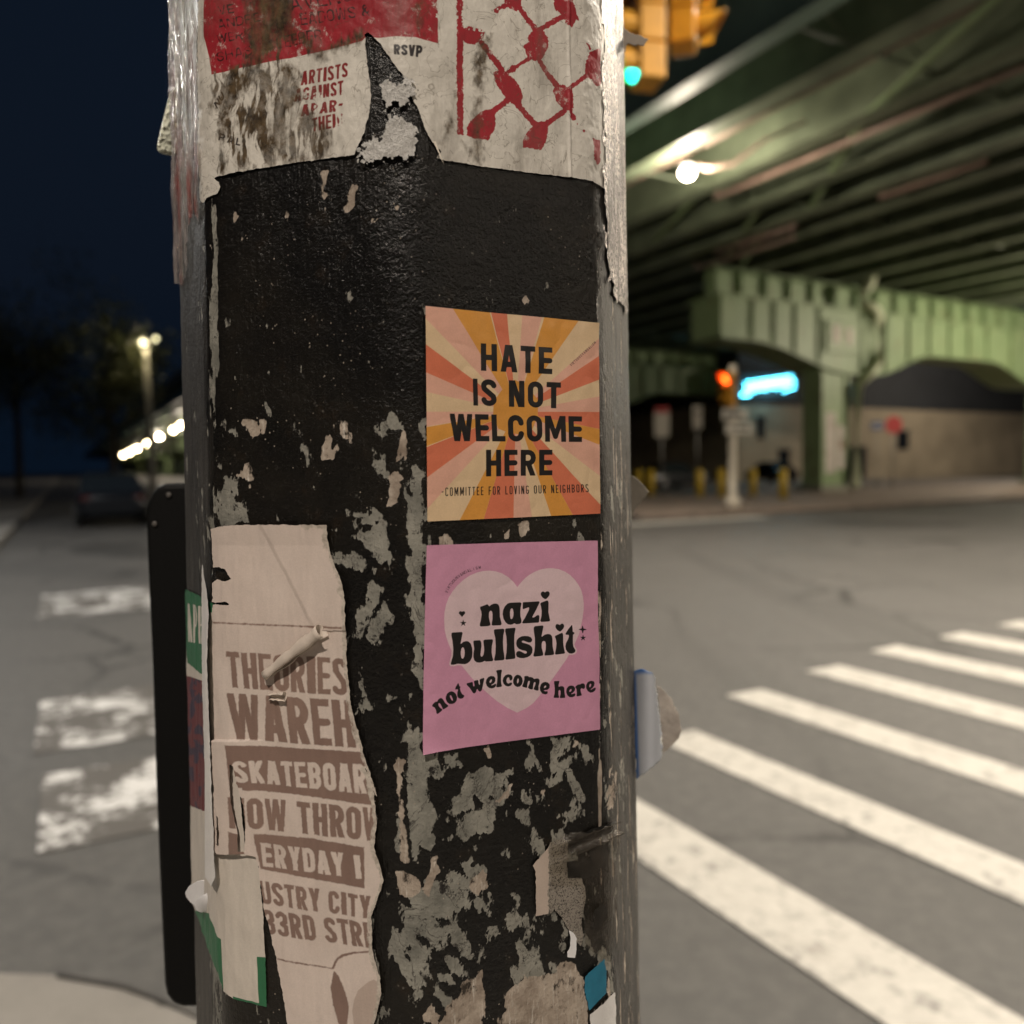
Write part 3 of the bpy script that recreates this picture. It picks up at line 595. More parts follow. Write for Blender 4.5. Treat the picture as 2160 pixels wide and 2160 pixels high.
ARC = [N4((120,945),(140,910),(195,858),(235,860),(260,810),(310,775),(345,780),(380,820),(420,890),(485,940),(485,965),(440,1000),(385,1035),(365,1025),(340,970),(310,910),(280,890),(262,910),(275,960),(310,1000),(355,1035),(350,1060),(260,1130),(235,1138),(218,1120),(210,1050),(175,990),(125,965)),
 N4((560,622),(620,640),(665,690),(687,760),(680,830),(640,885),(580,912),(510,910),(460,870),(432,810),(430,750),(460,680),(505,640)),
 N4((708,435),(722,445),(745,515),(765,515),(768,530),(752,545),(765,610),(800,685),(850,715),(850,740),(820,780),(770,795),(720,780),(692,730),(690,660),(708,600),(705,578),(650,588),(642,570),(660,520)),
 N4((905,445),(1030,408),(1042,430),(1050,500),(1070,518),(1080,490),(1062,400),(1080,380),(1150,365),(1165,380),(1170,440),(1190,480),(1202,460),(1190,360),(1215,340),(1290,318),(1302,335),(1280,430),(1260,530),(1245,600),(1215,630),(1185,628),(1160,600),(1142,565),(1128,590),(1110,650),(1080,672),(1045,665),(1020,620),(970,545),(905,480)),
 N4((1450,275),(1520,285),(1555,325),(1555,390),(1525,440),(1460,480),(1460,492),(1500,480),(1550,450),(1570,460),(1570,500),(1530,545),(1470,560),(1405,545),(1355,500),(1333,430),(1345,360),(1385,305)),
 N4((1572,160),(1600,145),(1700,133),(1705,160),(1690,230),(1682,330),(1685,430),(1703,500),(1695,520),(1600,535),(1572,522),(1590,430),(1600,300),(1590,220)),
 N5((110,208),(170,220),(198,260),(195,310),(165,338),(140,325),(130,280),(115,268),(90,285),(75,330),(85,375),(115,395),(160,372),(185,375),(190,400),(165,435),(110,453),(60,440),(20,400),(0,340),(15,280),(55,228)),
 N5((300,217),(355,235),(390,285),(402,345),(385,410),(345,452),(290,463),(240,435),(210,385),(208,330),(230,265),(265,228)),
 N5((430,250),(465,240),(510,245),(522,265),(560,262),(600,275),(625,305),(665,290),(710,292),(735,320),(732,380),(715,440),(718,510),(710,535),(670,533),(615,510),(618,490),(645,430),(655,380),(640,362),(620,375),(608,430),(605,495),(590,515),(540,505),(505,480),(510,450),(535,390),(540,350),(525,335),(505,355),(490,420),(488,470),(470,480),(400,460),(385,445),(410,390),(432,310)),
 N5((850,360),(905,375),(940,420),(935,480),(890,520),(830,525),(815,535),(850,548),(890,545),(900,565),(890,598),(850,612),(790,595),(750,540),(738,480),(760,410),(800,372)),
 N5((1025,345),(1125,340),(1132,360),(1112,420),(1115,460),(1160,442),(1205,448),(1228,480),(1228,560),(1242,660),(1235,680),(1140,680),(1132,665),(1148,600),(1148,540),(1130,518),(1108,540),(1105,600),(1120,665),(1110,678),(1015,675),(1010,660),(1030,590),(1035,480),(1022,380)),
 N5((1360,432),(1410,440),(1443,480),(1440,530),(1400,575),(1365,595),(1370,606),(1410,595),(1440,585),(1452,610),(1435,645),(1390,668),(1330,665),(1285,625),(1262,565),(1275,495),(1315,445)),
 N5((1445,460),(1480,425),(1515,410),(1540,412),(1570,392),(1610,390),(1638,415),(1643,465),(1625,498),(1595,500),(1570,485),(1550,510),(1555,560),(1578,620),(1570,632),(1490,650),(1468,640),(1475,580),(1470,510)),
 N5((1770,337),(1815,350),(1830,390),(1820,440),(1785,485),(1750,510),(1760,518),(1810,485),(1840,472),(1853,490),(1840,530),(1800,565),(1745,577),(1695,545),(1662,490),(1660,430),(1690,370),(1730,345))]
ARCHOLE = [N4((540,708),(560,730),(585,790),(595,825),(580,838),(555,815),(530,760),(522,725)), N4((1462,352),(1475,365),(1472,395),(1445,432),(1425,430),(1420,400),(1440,365)),
 N5((310,290),(322,310),(322,350),(305,390),(290,388),(285,350),(295,305)), N5((855,432),(868,445),(860,470),(825,485),(822,465),(838,440)), N5((1368,500),(1372,530),(1350,555),(1328,560),(1328,535),(1345,508)), N5((1750,395),(1762,410),(1758,440),(1738,470),(1725,465),(1722,430),(1735,405))]
HEARTS = [N1((1700,165),(1735,138),(1780,140),(1812,175),(1810,230),(1770,285),(1725,325),(1690,325),(1640,290),(1600,230),(1598,180),(1625,145),(1665,142)), N3((1390,185),(1425,148),(1475,142),(1512,180),(1515,240),(1475,305),(1410,368),(1375,370),(1310,330),(1265,265),(1258,210),(1285,160),(1335,155))]
def heart(cx, cy, r): return [[(cx - r * .42, cy - r * .3, r * .5), (cx, cy + r * .75, r * .08)], [(cx + r * .42, cy - r * .3, r * .5), (cx, cy + r * .75, r * .08)], [(cx, cy, r * .42)]]
def star(cx, cy, r, n, a0=-90): return [[(cx, cy, r * .34), (cx + r * math.cos(R_(a0 + 360 * k / n)), cy + r * math.sin(R_(a0 + 360 * k / n)), r * .1)] for k in range(n)]
DECO = heart(425, 725, 28) + star(435, 797, 24, 5) + star(1370, 846, 28, 4) + star(1373, 912, 22, 5)
def chains(X, Y, L, out=None):
    d = np.full(X.shape, 1e4) if out is None else out
    for c in L: sd_chain(X, Y, S2(*c), d)
    return d
def vandal(X, Y, d):
    for i, ch in enumerate('VIRTUOUSVANDALISM'):
        s = (i + .5) / 17; b = lambda s: np.array([(1 - s) ** 2 * 300 + 2 * s * (1 - s) * 365 + s * s * 575, (1 - s) ** 2 * 560 + 2 * s * (1 - s) * 395 + s * s * 358])
        p = b(s); tg = b(s + .01) - b(s - .01); tg /= np.hypot(*tg); up = np.array([tg[1], -tg[0]]); wd = 8.5 if ch != 'I' else 3.5
        q = [p - tg * wd + up * 12, p + tg * wd + up * 12, p - tg * wd - up * 12]
        sd_text(X, Y, ch, *S2(*[tuple(v) for v in q]), wt=.17, base=.75, out=d)
    return d
def big_ink(X, Y): return np.maximum(polys(X, Y, BIG), -polys(X, Y, BIGHOLE))
def pink_ink(X, Y): return vandal(X, Y, U(chains(X, Y, DECO), big_ink(X, Y), polys(X, Y, HEARTS), np.maximum(polys(X, Y, ARC), -polys(X, Y, ARCHOLE))))
def pink_heart(X, Y): return np.minimum(sd_poly(X, Y, HEART), big_ink(X, Y) - 3.0)
m_pk = paper_mat('heart_print', (.61, .295, .43), [('heart', (.70, .53, .57)), ('ink', (.013, .011, .011))], .40, .06, bump=.3)
o = wrap(PS, dict(heart=pink_heart, ink=pink_ink), 'sticker', m_pk, .00026, .0009,
         lift=lambda X, Y, th, z: .0005 * np.abs(fbm(th * 9, z * 70, 193, 3)) + .002 * np.clip((Y - X * .25 - 1325) / 40, 0, 1) ** 2 + np.clip((X - 1235) / 30, 0, 1) ** 2 * .0014 * np.clip((1420 - Y) / 200, 0, 1))
tag(o, 'pink sticker with pale heart and black lettering, below the orange sunburst sticker', 'sticker')

# ---- the big red and white poster at the top
TP = [(418, -190), (1292, -190), (1290, 405), (1278, 401), (1262, 388), (1250, 382), (1198, 374), (1110, 364), (1014, 351), (915, 334), (916, 326),
      (745, 328), (700, 333), (640, 341), (596, 347), (530, 358), (463, 371), (452, 376), (462, 384), (466, 394), (459, 408), (436, 418), (428, 430), (421, 420), (418, 300)]
TEAR = K1((1408, 205), (1425, 190), (1445, 200), (1500, 260), (1560, 350), (1630, 440), (1650, 470), (1690, 590), (1720, 640), (1760, 760), (1800, 830), (1850, 885), (1815, 930), (1340, 930), (1350, 890), (1400, 780), (1432, 650), (1445, 560), (1436, 470), (1420, 350))
REDB = K1((470, -600), (470, 210), (500, 330), (515, 435), (800, 372), (1140, 305), (1390, 240), (1420, 215), (1480, 222), (1590, 210), (1700, 222), (1832, 255), (1830, -600))
RB = [K2(*p) for p in [((520, -600), (565, -600), (572, 915), (528, 915)), ((525, 180), (640, 185), (715, 210), (700, 270), (650, 305), (600, 300), (560, 280)),
 ((775, 490), (800, 478), (840, 475), (900, 520), (940, 570), (965, 620), (972, 660), (965, 695), (940, 715), (890, 705), (850, 660), (800, 590), (780, 540)),
 ((1060, 205), (1100, 205), (1120, 215), (1145, 270), (1145, 310), (1130, 350), (1100, 405), (1060, 418), (1010, 400), (990, 350), (975, 310), (1020, 290), (1000, 260), (1030, 220)),
 ((845, 0), (845, -60), (960, -60), (965, 30), (930, 80), (880, 60), (855, 30)), ((1175, -60), (1290, -60), (1330, 60), (1355, 145), (1330, 130), (1310, 190), (1270, 170), (1240, 110), (1190, 60)),
 ((1190, 580), (1240, 575), (1300, 600), (1315, 650), (1318, 730), (1275, 755), (1240, 740), (1200, 690), (1180, 620)), ((1400, 430), (1430, 350), (1495, 330), (1500, 580), (1470, 590), (1440, 540), (1400, 510)),
 ((595, 880), (610, 840), (640, 800), (700, 755), (745, 745), (775, 760), (787, 800), (780, 880), (740, 955), (650, 940), (598, 920)),
 ((970, 960), (980, 930), (1000, 900), (1070, 830), (1110, 825), (1140, 845), (1145, 890), (1135, 950), (1100, 1020), (1030, 1010), (972, 1000)),
 ((1450, 940), (1500, 950), (1500, 1100), (1480, 1130), (1455, 1060)), ((1405, 290), (1425, 310), (1440, 345), (1425, 335))]]
RL = [K2(*p) for p in [((690, 290, 18), (830, 470, 20)), ((880, 485, 16), (950, 440, 12), (1020, 400, 14)), ((950, 60, 18), (1060, 200, 18)), ((1090, 200, 18), (1240, 115, 20)), ((855, 40, 18), (795, 72, 18)),
 ((1080, 410, 15), (1210, 590, 18)), ((1290, 600, 14), (1400, 520, 16)), ((1255, 755, 18), (1125, 850, 20)), ((865, 685, 20), (755, 770, 20)), ((930, 700, 20), (1055, 845, 20)),
 ((1310, 790, 20), (1322, 805, 14)), ((1345, 838, 6), (1347, 842, 5)), ((1388, 888, 9), (1390, 888, 9)), ((1290, 740, 14), (1312, 800, 14)), ((905, 470, 24), (910, 470, 20))]]
def top_red(X, Y):
    n = fbm(X / 4, Y / 4, 91, 3) * 3.0
    d = sd_poly(X, Y, REDB)
    worn = np.clip((60 - np.hypot((X - 1010), (Y - 35) * 1.0)) / 30, 0, 1) + np.clip((50 - np.hypot(X - 905, (Y - 0))) / 25, 0, 1)
    fade = np.clip((Y + 1) / 60, -1, 1)
    e = U(polys(X, Y, RB), *[sd_chain(X, Y, c) for c in RL]) + n
    return np.minimum(d, e) + np.clip(fbm(X / 5, Y / 5, 95, 4, .65), 0, 1) * 22 * worn
def top_dark(X, Y):
    d = np.full(X.shape, 1e4)
    L = [('VE', (552, 40), (640, 22), (560, 92)), ('AVENS &', (960, -10), (1430, -95), (985, 70)), ('ANDRE', (548, 120), (790, 70), (556, 172)), ('EADOWS &', (1030, 82), (1425, 25), (1040, 150)),
         ('WERK', (545, 205), (740, 165), (550, 255)), ('KLEEBER', (840, 225), (1150, 170), (850, 292)), ('SHAS', (540, 305), (745, 262), (548, 360))]
    for t, a, b, c in L: sd_text(X, Y, t, *K1(a, b, c), wt=.115, gap=.16, base=.72, out=d)
    d += fbm(X / 6, Y / 6, 97, 4) * 2 + .1
    return d
def top_black(X, Y):
    d = np.full(X.shape, 1e4)
    sd_text(X, Y, 'RSVP', *K1((1575, 258), (1742, 268), (1577, 318), (1738, 338)), wt=.26, gap=.08, base=.58, out=d)
    sd_text(X, Y, 'NU', *K1((525, 600), (572, 530), (545, 635)), wt=.24, gap=.1, base=.6, out=d)
    sd_text(X, Y, 'PAL', *K1((565, 775), (690, 808), (556, 818)), wt=.22, gap=.25, base=.7, out=d)
    return d
def top_crimson(X, Y):
    d = np.full(X.shape, 1e4)
    for t, q in [('ARTISTS', ((1040, 418), (1308, 362), (1033, 500), (1310, 448))), ('AGAINST', ((1005, 520), (1282, 468), (998, 596), (1284, 552))), ('APAR-', ((1040, 610), (1284, 570), (1036, 680), (1284, 645))), ('THEID', ((1098, 690), (1280, 652), (1098, 768), (1284, 738)))]:
        sd_text(X, Y, t, *K1(*q), wt=.25, gap=.09, base=.5, out=d)
    return d + np.clip(fbm(X / 14, Y / 14, 99, 4), 0, 1) * 7 * (Y > 195)
STAINS = [((730, -300), (990, -300), (985, 60), (1010, 150), (960, 250), (850, 330), (790, 380), (740, 360), (700, 200)), ((900, 380), (1000, 385), (1010, 600), (940, 700), (905, 900), (850, 965), (840, 800), (900, 650)), ((1010, 150), (1100, 230), (1150, 330), (1110, 350), (1040, 240)),
 ((740, 370), (810, 360), (770, 480), (700, 540), (640, 560), (600, 700), (620, 790), (560, 700), (590, 560), (680, 450)), ((640, 690), (690, 700), (650, 760)), ((1010, 650), (1060, 640), (1150, 720), (1210, 780), (1200, 920), (1160, 900), (1130, 760), (1040, 690), (960, 760), (930, 920), (890, 920), (920, 770)), ((1000, 880), (1100, 930), (950, 945)), ((1390, 180), (1420, 215), (1160, 330), (1140, 300)), ((1700, 0), (1760, 0), (1740, 200), (1700, 190))]
def top_stain(X, Y):
    reg = U(sd_poly(X, Y, K1((520, 420), (990, 350), (1020, 560), (1040, 640), (1150, 760), (1200, 850), (1150, 930), (930, 960), (560, 990), (560, 760), (540, 600))), sd_poly(X, Y, K1((720, -100), (990, -100), (1010, 200), (930, 380), (730, 420), (700, 200))))
    wx = X + fbm(X / 40, Y / 60, 106, 3) * 16; wy = Y
    veins = -4 - fbm(wx / 8, wy / 52, 101, 5, .6) * 62 - fbm(wx / 30, wy / 40, 108, 3) * 30
    bands = polys(X, Y, [K1(*q) for q in STAINS]) + fbm(X / 7, Y / 16, 109, 4) * 18 - 2
    pool = U(sd_poly(X, Y, K2((640, 380), (690, 260), (750, 230), (745, 380), (700, 620), (650, 640), (628, 560))), sd_poly(X, Y, K2((635, 640), (700, 660), (695, 1125), (650, 1120), (560, 950), (600, 1030), (630, 1000))), sd_poly(X, Y, K2((410, 980), (500, 700), (515, 620), (520, 720), (480, 900), (420, 1010)))) + fbm(X / 7, Y / 12, 103, 4) * 14
    rivers = np.maximum(reg + fbm(X / 12, Y / 20, 104, 4) * 40, 9 - np.abs(fbm(wx / 22, wy / 60, 105, 4)) * 150)
    return U(np.maximum(reg + fbm(X / 20, Y / 40, 102, 5) * 45, veins), pool, bands)
def top_dirt(t, c, col):
    d = t.attr('stain'); n = t.noise(240, 6, .7); st = t.noise(75, 7, .75, vec=t.vec((1, 1, .75)), dist=.5)
    f = t.math('MULTIPLY', t.ramp(t.math('ADD', d, t.ramp(n, .2, .8, -7, 7)), 6, -12), t.ramp(st, .34, .56, .5, 1.0))
    c = t.mix(f, c, t.mix(t.ramp(n, .35, .65), (.022, .014, .007), (.13, .085, .04)))
    g = t.math('MULTIPLY', t.ramp(t.noise(45, 7, .75, vec=t.vec((1.4, 1.4, .3))), .5, .74, 0, .6), 1.0)
    c = t.mix(g, c, (.13, .105, .08))
    cr = t.math('ABSOLUTE', t.math('SUBTRACT', t.noise(75, 3, .5, dist=1.2), .5))
    return t.mix(t.ramp(cr, .008, .001, 0, .5), c, (.09, .06, .035))
m_top = paper_mat('stained_poster', (.70, .665, .60), [('red', (.34, .018, .028)), ('dark', (.045, .008, .008)), ('crim', (.23, .018, .02)), ('ink', (.02, .017, .02))], .5, .08, dirt=top_dirt, bump=.5, fuzz=.25, wear=.15)
o = wrap(TP, dict(red=top_red, dark=top_dark, ink=top_black, crim=top_crimson, stain=top_stain), 'poster', m_top, .00034, .0006, minus=[TEAR], rough=2.2,
         lift=lambda X, Y, th, z: fbm(th * 13, z * 90, 111, 4) * .0007 + np.exp(-((X - 1198 - Y * .01) / 3.0) ** 2) * .0006 + .0002)
tag(o, 'stained red and white poster with red chain pattern wrapped round the pole top', 'poster')
t = bpy.data.meshes.new('paper_sliver')
b = MB(); q = [pole_pt(np.array(th_of(x, y)), np.array(EYE + (993 - y) / 1700 * .318), f) for x, y, f in [(913, 331, .001), (917, 330, .0014), (925, 384, .006)]]
b.add([Vector(p) for p in q] + [Vector(p) + Vector((0, -.0004, 0)) for p in q], [(0, 1, 2), (3, 5, 4), (0, 3, 4, 1), (1, 4, 5, 2), (2, 5, 3, 0)])
b.build('paper_sliver', plain('torn_paper', (.62, .56, .46), .7, var=.1, scale=300), o)

m_pulp = NT('paper_pulp'); pn = m_pulp.noise(260, 7, .75); pf = m_pulp.noise(90, 6, .7)
m_pulp.set(Base_Color=m_pulp.mix(m_pulp.ramp(pn, .35, .7), (.62, .60, .57), (.92, .91, .88)), Roughness=.9, Normal=m_pulp.bump(m_pulp.math('ADD', pn, pf), 1.0, .0025))
for q_, lb in ((K1((1500, 490), (1560, 455), (1610, 490), (1640, 468), (1700, 500), (1690, 560), (1640, 600), (1570, 600), (1530, 640), (1518, 560)), 'upper fluffy white paper remnant in the tear of the big poster'),
               (K1((1345, 905), (1430, 810), (1510, 800), (1530, 700), (1570, 665), (1650, 700), (1710, 750), (1710, 790), (1690, 900), (1640, 932), (1520, 925), (1430, 950)), 'lower fluffy white paper remnant hanging below the tear of the big poster')):
    o = wrap(q_, {}, 'paper_remnant', m_pulp.m, .0003, .0014, rough=19, seed=7, lift=lambda X, Y, th, z: .0012 * np.abs(fbm(th * 70, z * 160, 181, 4)))
    tag(o, lb, 'paper scrap')

# ---- green bordered flyer round the left corner
m_tan = (.70, .60, .54)
GF = [(392, 1243)] + K6((470, 720), (500, 745), (560, 765), (630, 775)) + [(489, 1500), (520, 1800)] + K7((850, 620), (868, 700), (890, 1000), (905, 1265), (915, 1582), (800, 1550), (705, 1530), (640, 1480), (630, 1440), (560, 1260), (470, 985)) + [(405, 1900), (396, 1700), (388, 1500)]
GREENS = [[(380, 1235)] + K6((460, 700), (640, 755), (640, 800), (505, 805), (465, 1170), (380, 1100)), K7((440, 960), (550, 985), (575, 1060), (600, 1130), (622, 1150), (640, 1480), (560, 1260), (440, 1000)), K7((850, 1262), (912, 1266), (925, 1600), (705, 1560), (700, 1512), (868, 1555))]
PHOTO = [[(380, 1420), (428, 1436), (433, 1600), (434, 1712), (380, 1690)]]
def gf_letters(X, Y):
    d = np.full(X.shape, 1e4)
    sd_text(X, Y, 'APH', *K6((372, 750), (465, 772), (384, 975), (465, 990)), wt=.16, gap=.12, base=.42, out=d)
    return d
def scrib(X, Y): return np.abs(fbm((X + Y * .6) / 5, (Y - X * .3) / 22, 121, 4)) * 150 - 1.2 + np.where((Y > 1705) & (Y < 1860) & (X < 436), 0, 60) + np.where((Y > 1985) | (Y < 1790), 8, 2.5)
m_gf = paper_mat('green_flyer_print', (.66, .60, .53), [('green', (.035, .16, .075)), ('photo', (.16, .035, .04)), ('photo2', (.045, .03, .06)), ('white', (.68, .62, .55)), ('scrib', (.22, .18, .16))], .5, .05, bump=.4)
gf = wrap(GF, dict(green=lambda X, Y: polys(X, Y, GREENS), photo=lambda X, Y: polys(X, Y, PHOTO), photo2=lambda X, Y: np.maximum(polys(X, Y, PHOTO), 8 - fbm(X / 9, Y / 22, 125, 4) * 60), white=gf_letters, scrib=scrib),
          'flyer', m_gf, .0004, .0006, rough=1.4, th=(R_(-84), th_of(570, 2000)), lift=lambda X, Y, th, z: .0006 * np.clip(fbm(th * 22, z * 60, 127, 3) + .4, 0, 1))
tag(gf, 'white flyer with green border under the tan poster on the left corner', 'flyer')
WF = K6((458, 495), (470, 600), (500, 730), (515, 800), (524, 1100), (540, 1560), (552, 1932), (560, 2060)) + K7((612, 540), (622, 740), (600, 800), (560, 740), (535, 500), (528, 200)) + K6((485, 1932), (470, 1600), (458, 1200), (455, 800))
m_wf = plain('white_paper', (.74, .72, .70), .6, var=.06, scale=120, bump=.3, bdist=.0008)
o = wrap(WF, {}, 'paper_fold', m_wf, .0004, .0016, parent=gf, rough=1.2, lift=lambda X, Y, th, z: .0028 * np.clip((X - 432) / 14, 0, 1) * np.clip((Y - 1190) / 200, 0, 1))

# ---- tan text poster, torn down its right side
TPO = K6((520, 318), (600, 297), (1000, 294), (1198, 295), (1198, 390), (1210, 450), (1228, 500), (1250, 560), (1275, 620), (1295, 720), (1300, 900), (1308, 1150), (1330, 1350), (1385, 1540), (1402, 1620), (1440, 1740), (1482, 1890)) + \
      K7((1545, 60), (1580, 150), (1602, 240), (1618, 400), (1600, 560), (1640, 680), (1662, 780), (1625, 880), (1585, 1000), (1592, 1230), (1640, 1390), (1648, 1500), (1600, 1690), (1600, 2100), (1060, 2100), (1048, 1690), (1020, 1500), (985, 1300), (945, 1130), (900, 950), (880, 790), (868, 700), (850, 620), (790, 596), (620, 598), (605, 550), (600, 100)) + \
      K6((545, 1932), (540, 1560), (530, 1120), (525, 800), (524, 640), (524, 450))
SLIT = [K7((703, 22), (725, 40), (745, 150), (770, 250), (776, 270), (791, 400), (791, 580), (750, 576), (748, 460), (720, 330), (702, 180)), K7((620, 345), (634, 380), (636, 540), (624, 538)),
        K6((515, 545), (560, 540), (600, 552), (615, 580), (636, 610), (600, 622), (550, 612), (515, 640)), K6((515, 742), (545, 745), (600, 742), (625, 762), (560, 760), (515, 760))]
BARS = [K6((615, 1568), (1000, 1590), (1400, 1615), (1500, 1900), (1500, 1932), (690, 1815), (640, 1800)), K7((770, 150), (1600, 235), (1600, 275), (775, 192)),
        K7((838, 472), (1200, 505), (1540, 560), (1540, 822), (1200, 760), (880, 700)), K7((692, 450), (752, 470), (790, 600), (720, 600), (730, 700), (760, 715), (700, 722)),
        K6((525, 858), (900, 874), (1290, 888), (1290, 899), (900, 884), (525, 868)), K7((985, 1266), (1340, 1328), (1338, 1337), (985, 1277))]
PLANT = [K7((1345, 1350), (1375, 1380), (1400, 1440), (1425, 1510), (1440, 1580), (1432, 1690), (1380, 1690), (1340, 1560), (1325, 1450)), K7((1462, 1600), (1475, 1530), (1500, 1470), (1560, 1420), (1600, 1400), (1640, 1430), (1640, 1540), (1600, 1700), (1475, 1700))]
PL = K7((1338, 1330, 7), (1350, 1300, 7), (1370, 1270, 8), (1400, 1250, 8), (1470, 1232, 7), (1580, 1222, 5))
def tan_ink(X, Y):
    d = np.full(X.shape, 1e4)
    sd_text(X, Y, 'THEORIES', *K6((600, 1030), (1306, 1072), (618, 1240), (1308, 1288)), wt=.31, gap=.07, base=.56, out=d)
    sd_text(X, Y, 'WAREHO', *K6((608, 1272), (1480, 1325), (640, 1538), (1500, 1600)), wt=.29, gap=.07, base=.53, out=d)
    sd_text(X, Y, 'NOW THROW', *K7((690, 232), (1660, 318), (700, 428), (1670, 530)), wt=.29, gap=.08, base=.58, out=d)
    sd_text(X, Y, 'USTRY CITY', *K7((862, 772), (1580, 872), (885, 920), (1580, 1016)), wt=.30, gap=.09, base=.62, out=d)
    sd_text(X, Y, 'IN', *K7((700, 740), (795, 755), (706, 880), (795, 895)), wt=.30, gap=.09, base=.62, out=d)
    sd_text(X, Y, '33RD STREE', *K7((880, 955), (1670, 1052), (905, 1112), (1690, 1215)), wt=.31, gap=.09, base=.62, out=d)
    cut = np.full(X.shape, 1e4)
    sd_text(X, Y, 'SKATEBOARD', *K7((715, 5), (1640, 36), (735, 140), (1650, 232)), wt=.27, gap=.10, base=.52, out=cut)
    sd_text(X, Y, 'ERYDAY 1', *K7((880, 532), (1512, 612), (895, 682), (1525, 762)), wt=.27, gap=.12, base=.56, out=cut)
    d = np.minimum(d, np.maximum(polys(X, Y, BARS), -cut))
    d = U(d, sd_chain(X, Y, PL), polys(X, Y, PLANT[:1]))
    return np.where(X > 740 + (Y - 1400) * .0, d, d) + fbm(X / 6, Y / 6, 131, 3) * 1.0
def tan_dirt(t, c, col):
    c = t.mix(t.ramp(t.attr('plant'), 1, -1, 0, .45), c, (.30, .20, .15))
    torn = t.math('ADD', t.attr('edge'), t.ramp(t.noise(260, 6, .7, vec=t.vec((1, 1, .5))), .25, .75, -9, 9))
    c = t.mix(t.math('MULTIPLY', t.ramp(torn, -9, -6), t.ramp(t.attr('rgt'), 0, 1)), c, t.mix(t.ramp(t.noise(500, 4, .6), .4, .7), (.62, .56, .49), (.36, .31, .26)))
    w = t.noise(24, 4, .6, vec=t.vec((1, 1, .4)))
    return t.mix(t.ramp(w, .45, .75, 0, .22), c, (.45, .32, .25))
m_tp = paper_mat('tan_poster_print', m_tan, [('ink', (.25, .165, .135))], .62, .06, dirt=tan_dirt, bump=.4, fuzz=1.1)
def crease(X, Y, th, z):
    a = np.array(K6((800, 305), (1080, 850))); e = a[1] - a[0]; n = np.array([e[1], -e[0]]) / np.hypot(*e)
    d = (X - a[0, 0]) * n[0] + (Y - a[0, 1]) * n[1]
    return .0006 + np.where(Y < 1330, np.clip(d / 8, 0, 1) * .0005, 0) + fbm(th * 18, z * 40, 133, 3) * .0005 + .0010 * np.clip((Y - 1120) * -.02 + .6, 0, 1) + .0016 * np.clip((560 - X) / 60, 0, 1) * (Y > 1560)
tp = wrap(TPO, dict(ink=tan_ink, plant=lambda X, Y: polys(X, Y, PLANT[1:]), rgt=lambda X, Y: np.clip((X - np.interp(Y, [1100, 1300, 1500, 1700, 2160], [640, 680, 690, 735, 760])) / 20 + .5, 0, 1)), 'poster', m_tp, .00032, .0012, minus=SLIT, rough=2.4, lift=crease)
tag(tp, 'tan poster with bold brown lettering torn down its right side', 'poster')

# curled strips of paper that stand off the pole (real rolls)
def roll(name, p, q, r0, r1, h, mat, parent=None, turns=.82, a0=0.0, nz=14):
    """a rolled tongue of paper from photo point p to q, lying on the pole"""
    def P(c): 
        z = EYE + (993 - c[1]) / 1700 * .325
        return Vector(pole_pt(np.array(th_of(c[0], c[1])), np.array(z), h))
    A = P(p); B = P(q); ax = (B - A).normalized(); N = Vector((*pole_n(np.array(th_of(p[0], p[1]))), 0)); T = ax.cross(N).normalized(); N = T.cross(ax)
    v = []; f = []; n = 16
    for i in range(nz + 1):
        s = i / nz; r = r0 + (r1 - r0) * s; c = A.lerp(B, s) + N * (r * .9); wob = .15 * math.sin(7 * s + a0)
        for k in range(n + 1):
            a = a0 + wob + (k / n) * turns * 2 * math.pi; rr = r * (1 - .18 * k / n) * (1 - .25 * math.sin(s * 9) ** 8)
            v.append(c + (N * math.cos(a) + T * math.sin(a)) * rr)
    for i in range(nz):
        for k in range(n): f.append((i * (n + 1) + k, i * (n + 1) + k + 1, (i + 1) * (n + 1) + k + 1, (i + 1) * (n + 1) + k))
    b = MB(); b.add(v, f, True)
    me = bpy.data.meshes.new(name); me.from_pydata(b.v, [], b.f); me.polygons.foreach_set('use_smooth', [True] * len(b.f))
    o = link(name, me, mat, parent); sol = o.modifiers.new('thickness', 'SOLIDIFY'); sol.thickness = .00025
    return o
m_curl = plain('tan_paper_back', (.62, .54, .47), .6, var=.08, scale=150, bump=.2, bdist=.0006)
roll('curled_strip', K6((860, 1175))[0], K6((1190, 895))[0], .0024, .0036, .0018, m_curl, tp, .8, 2.2)
roll('curled_strip', K6((870, 1300))[0], K6((965, 1290))[0], .0016, .0022, .0016, m_curl, tp, .7, 1.2, 6)
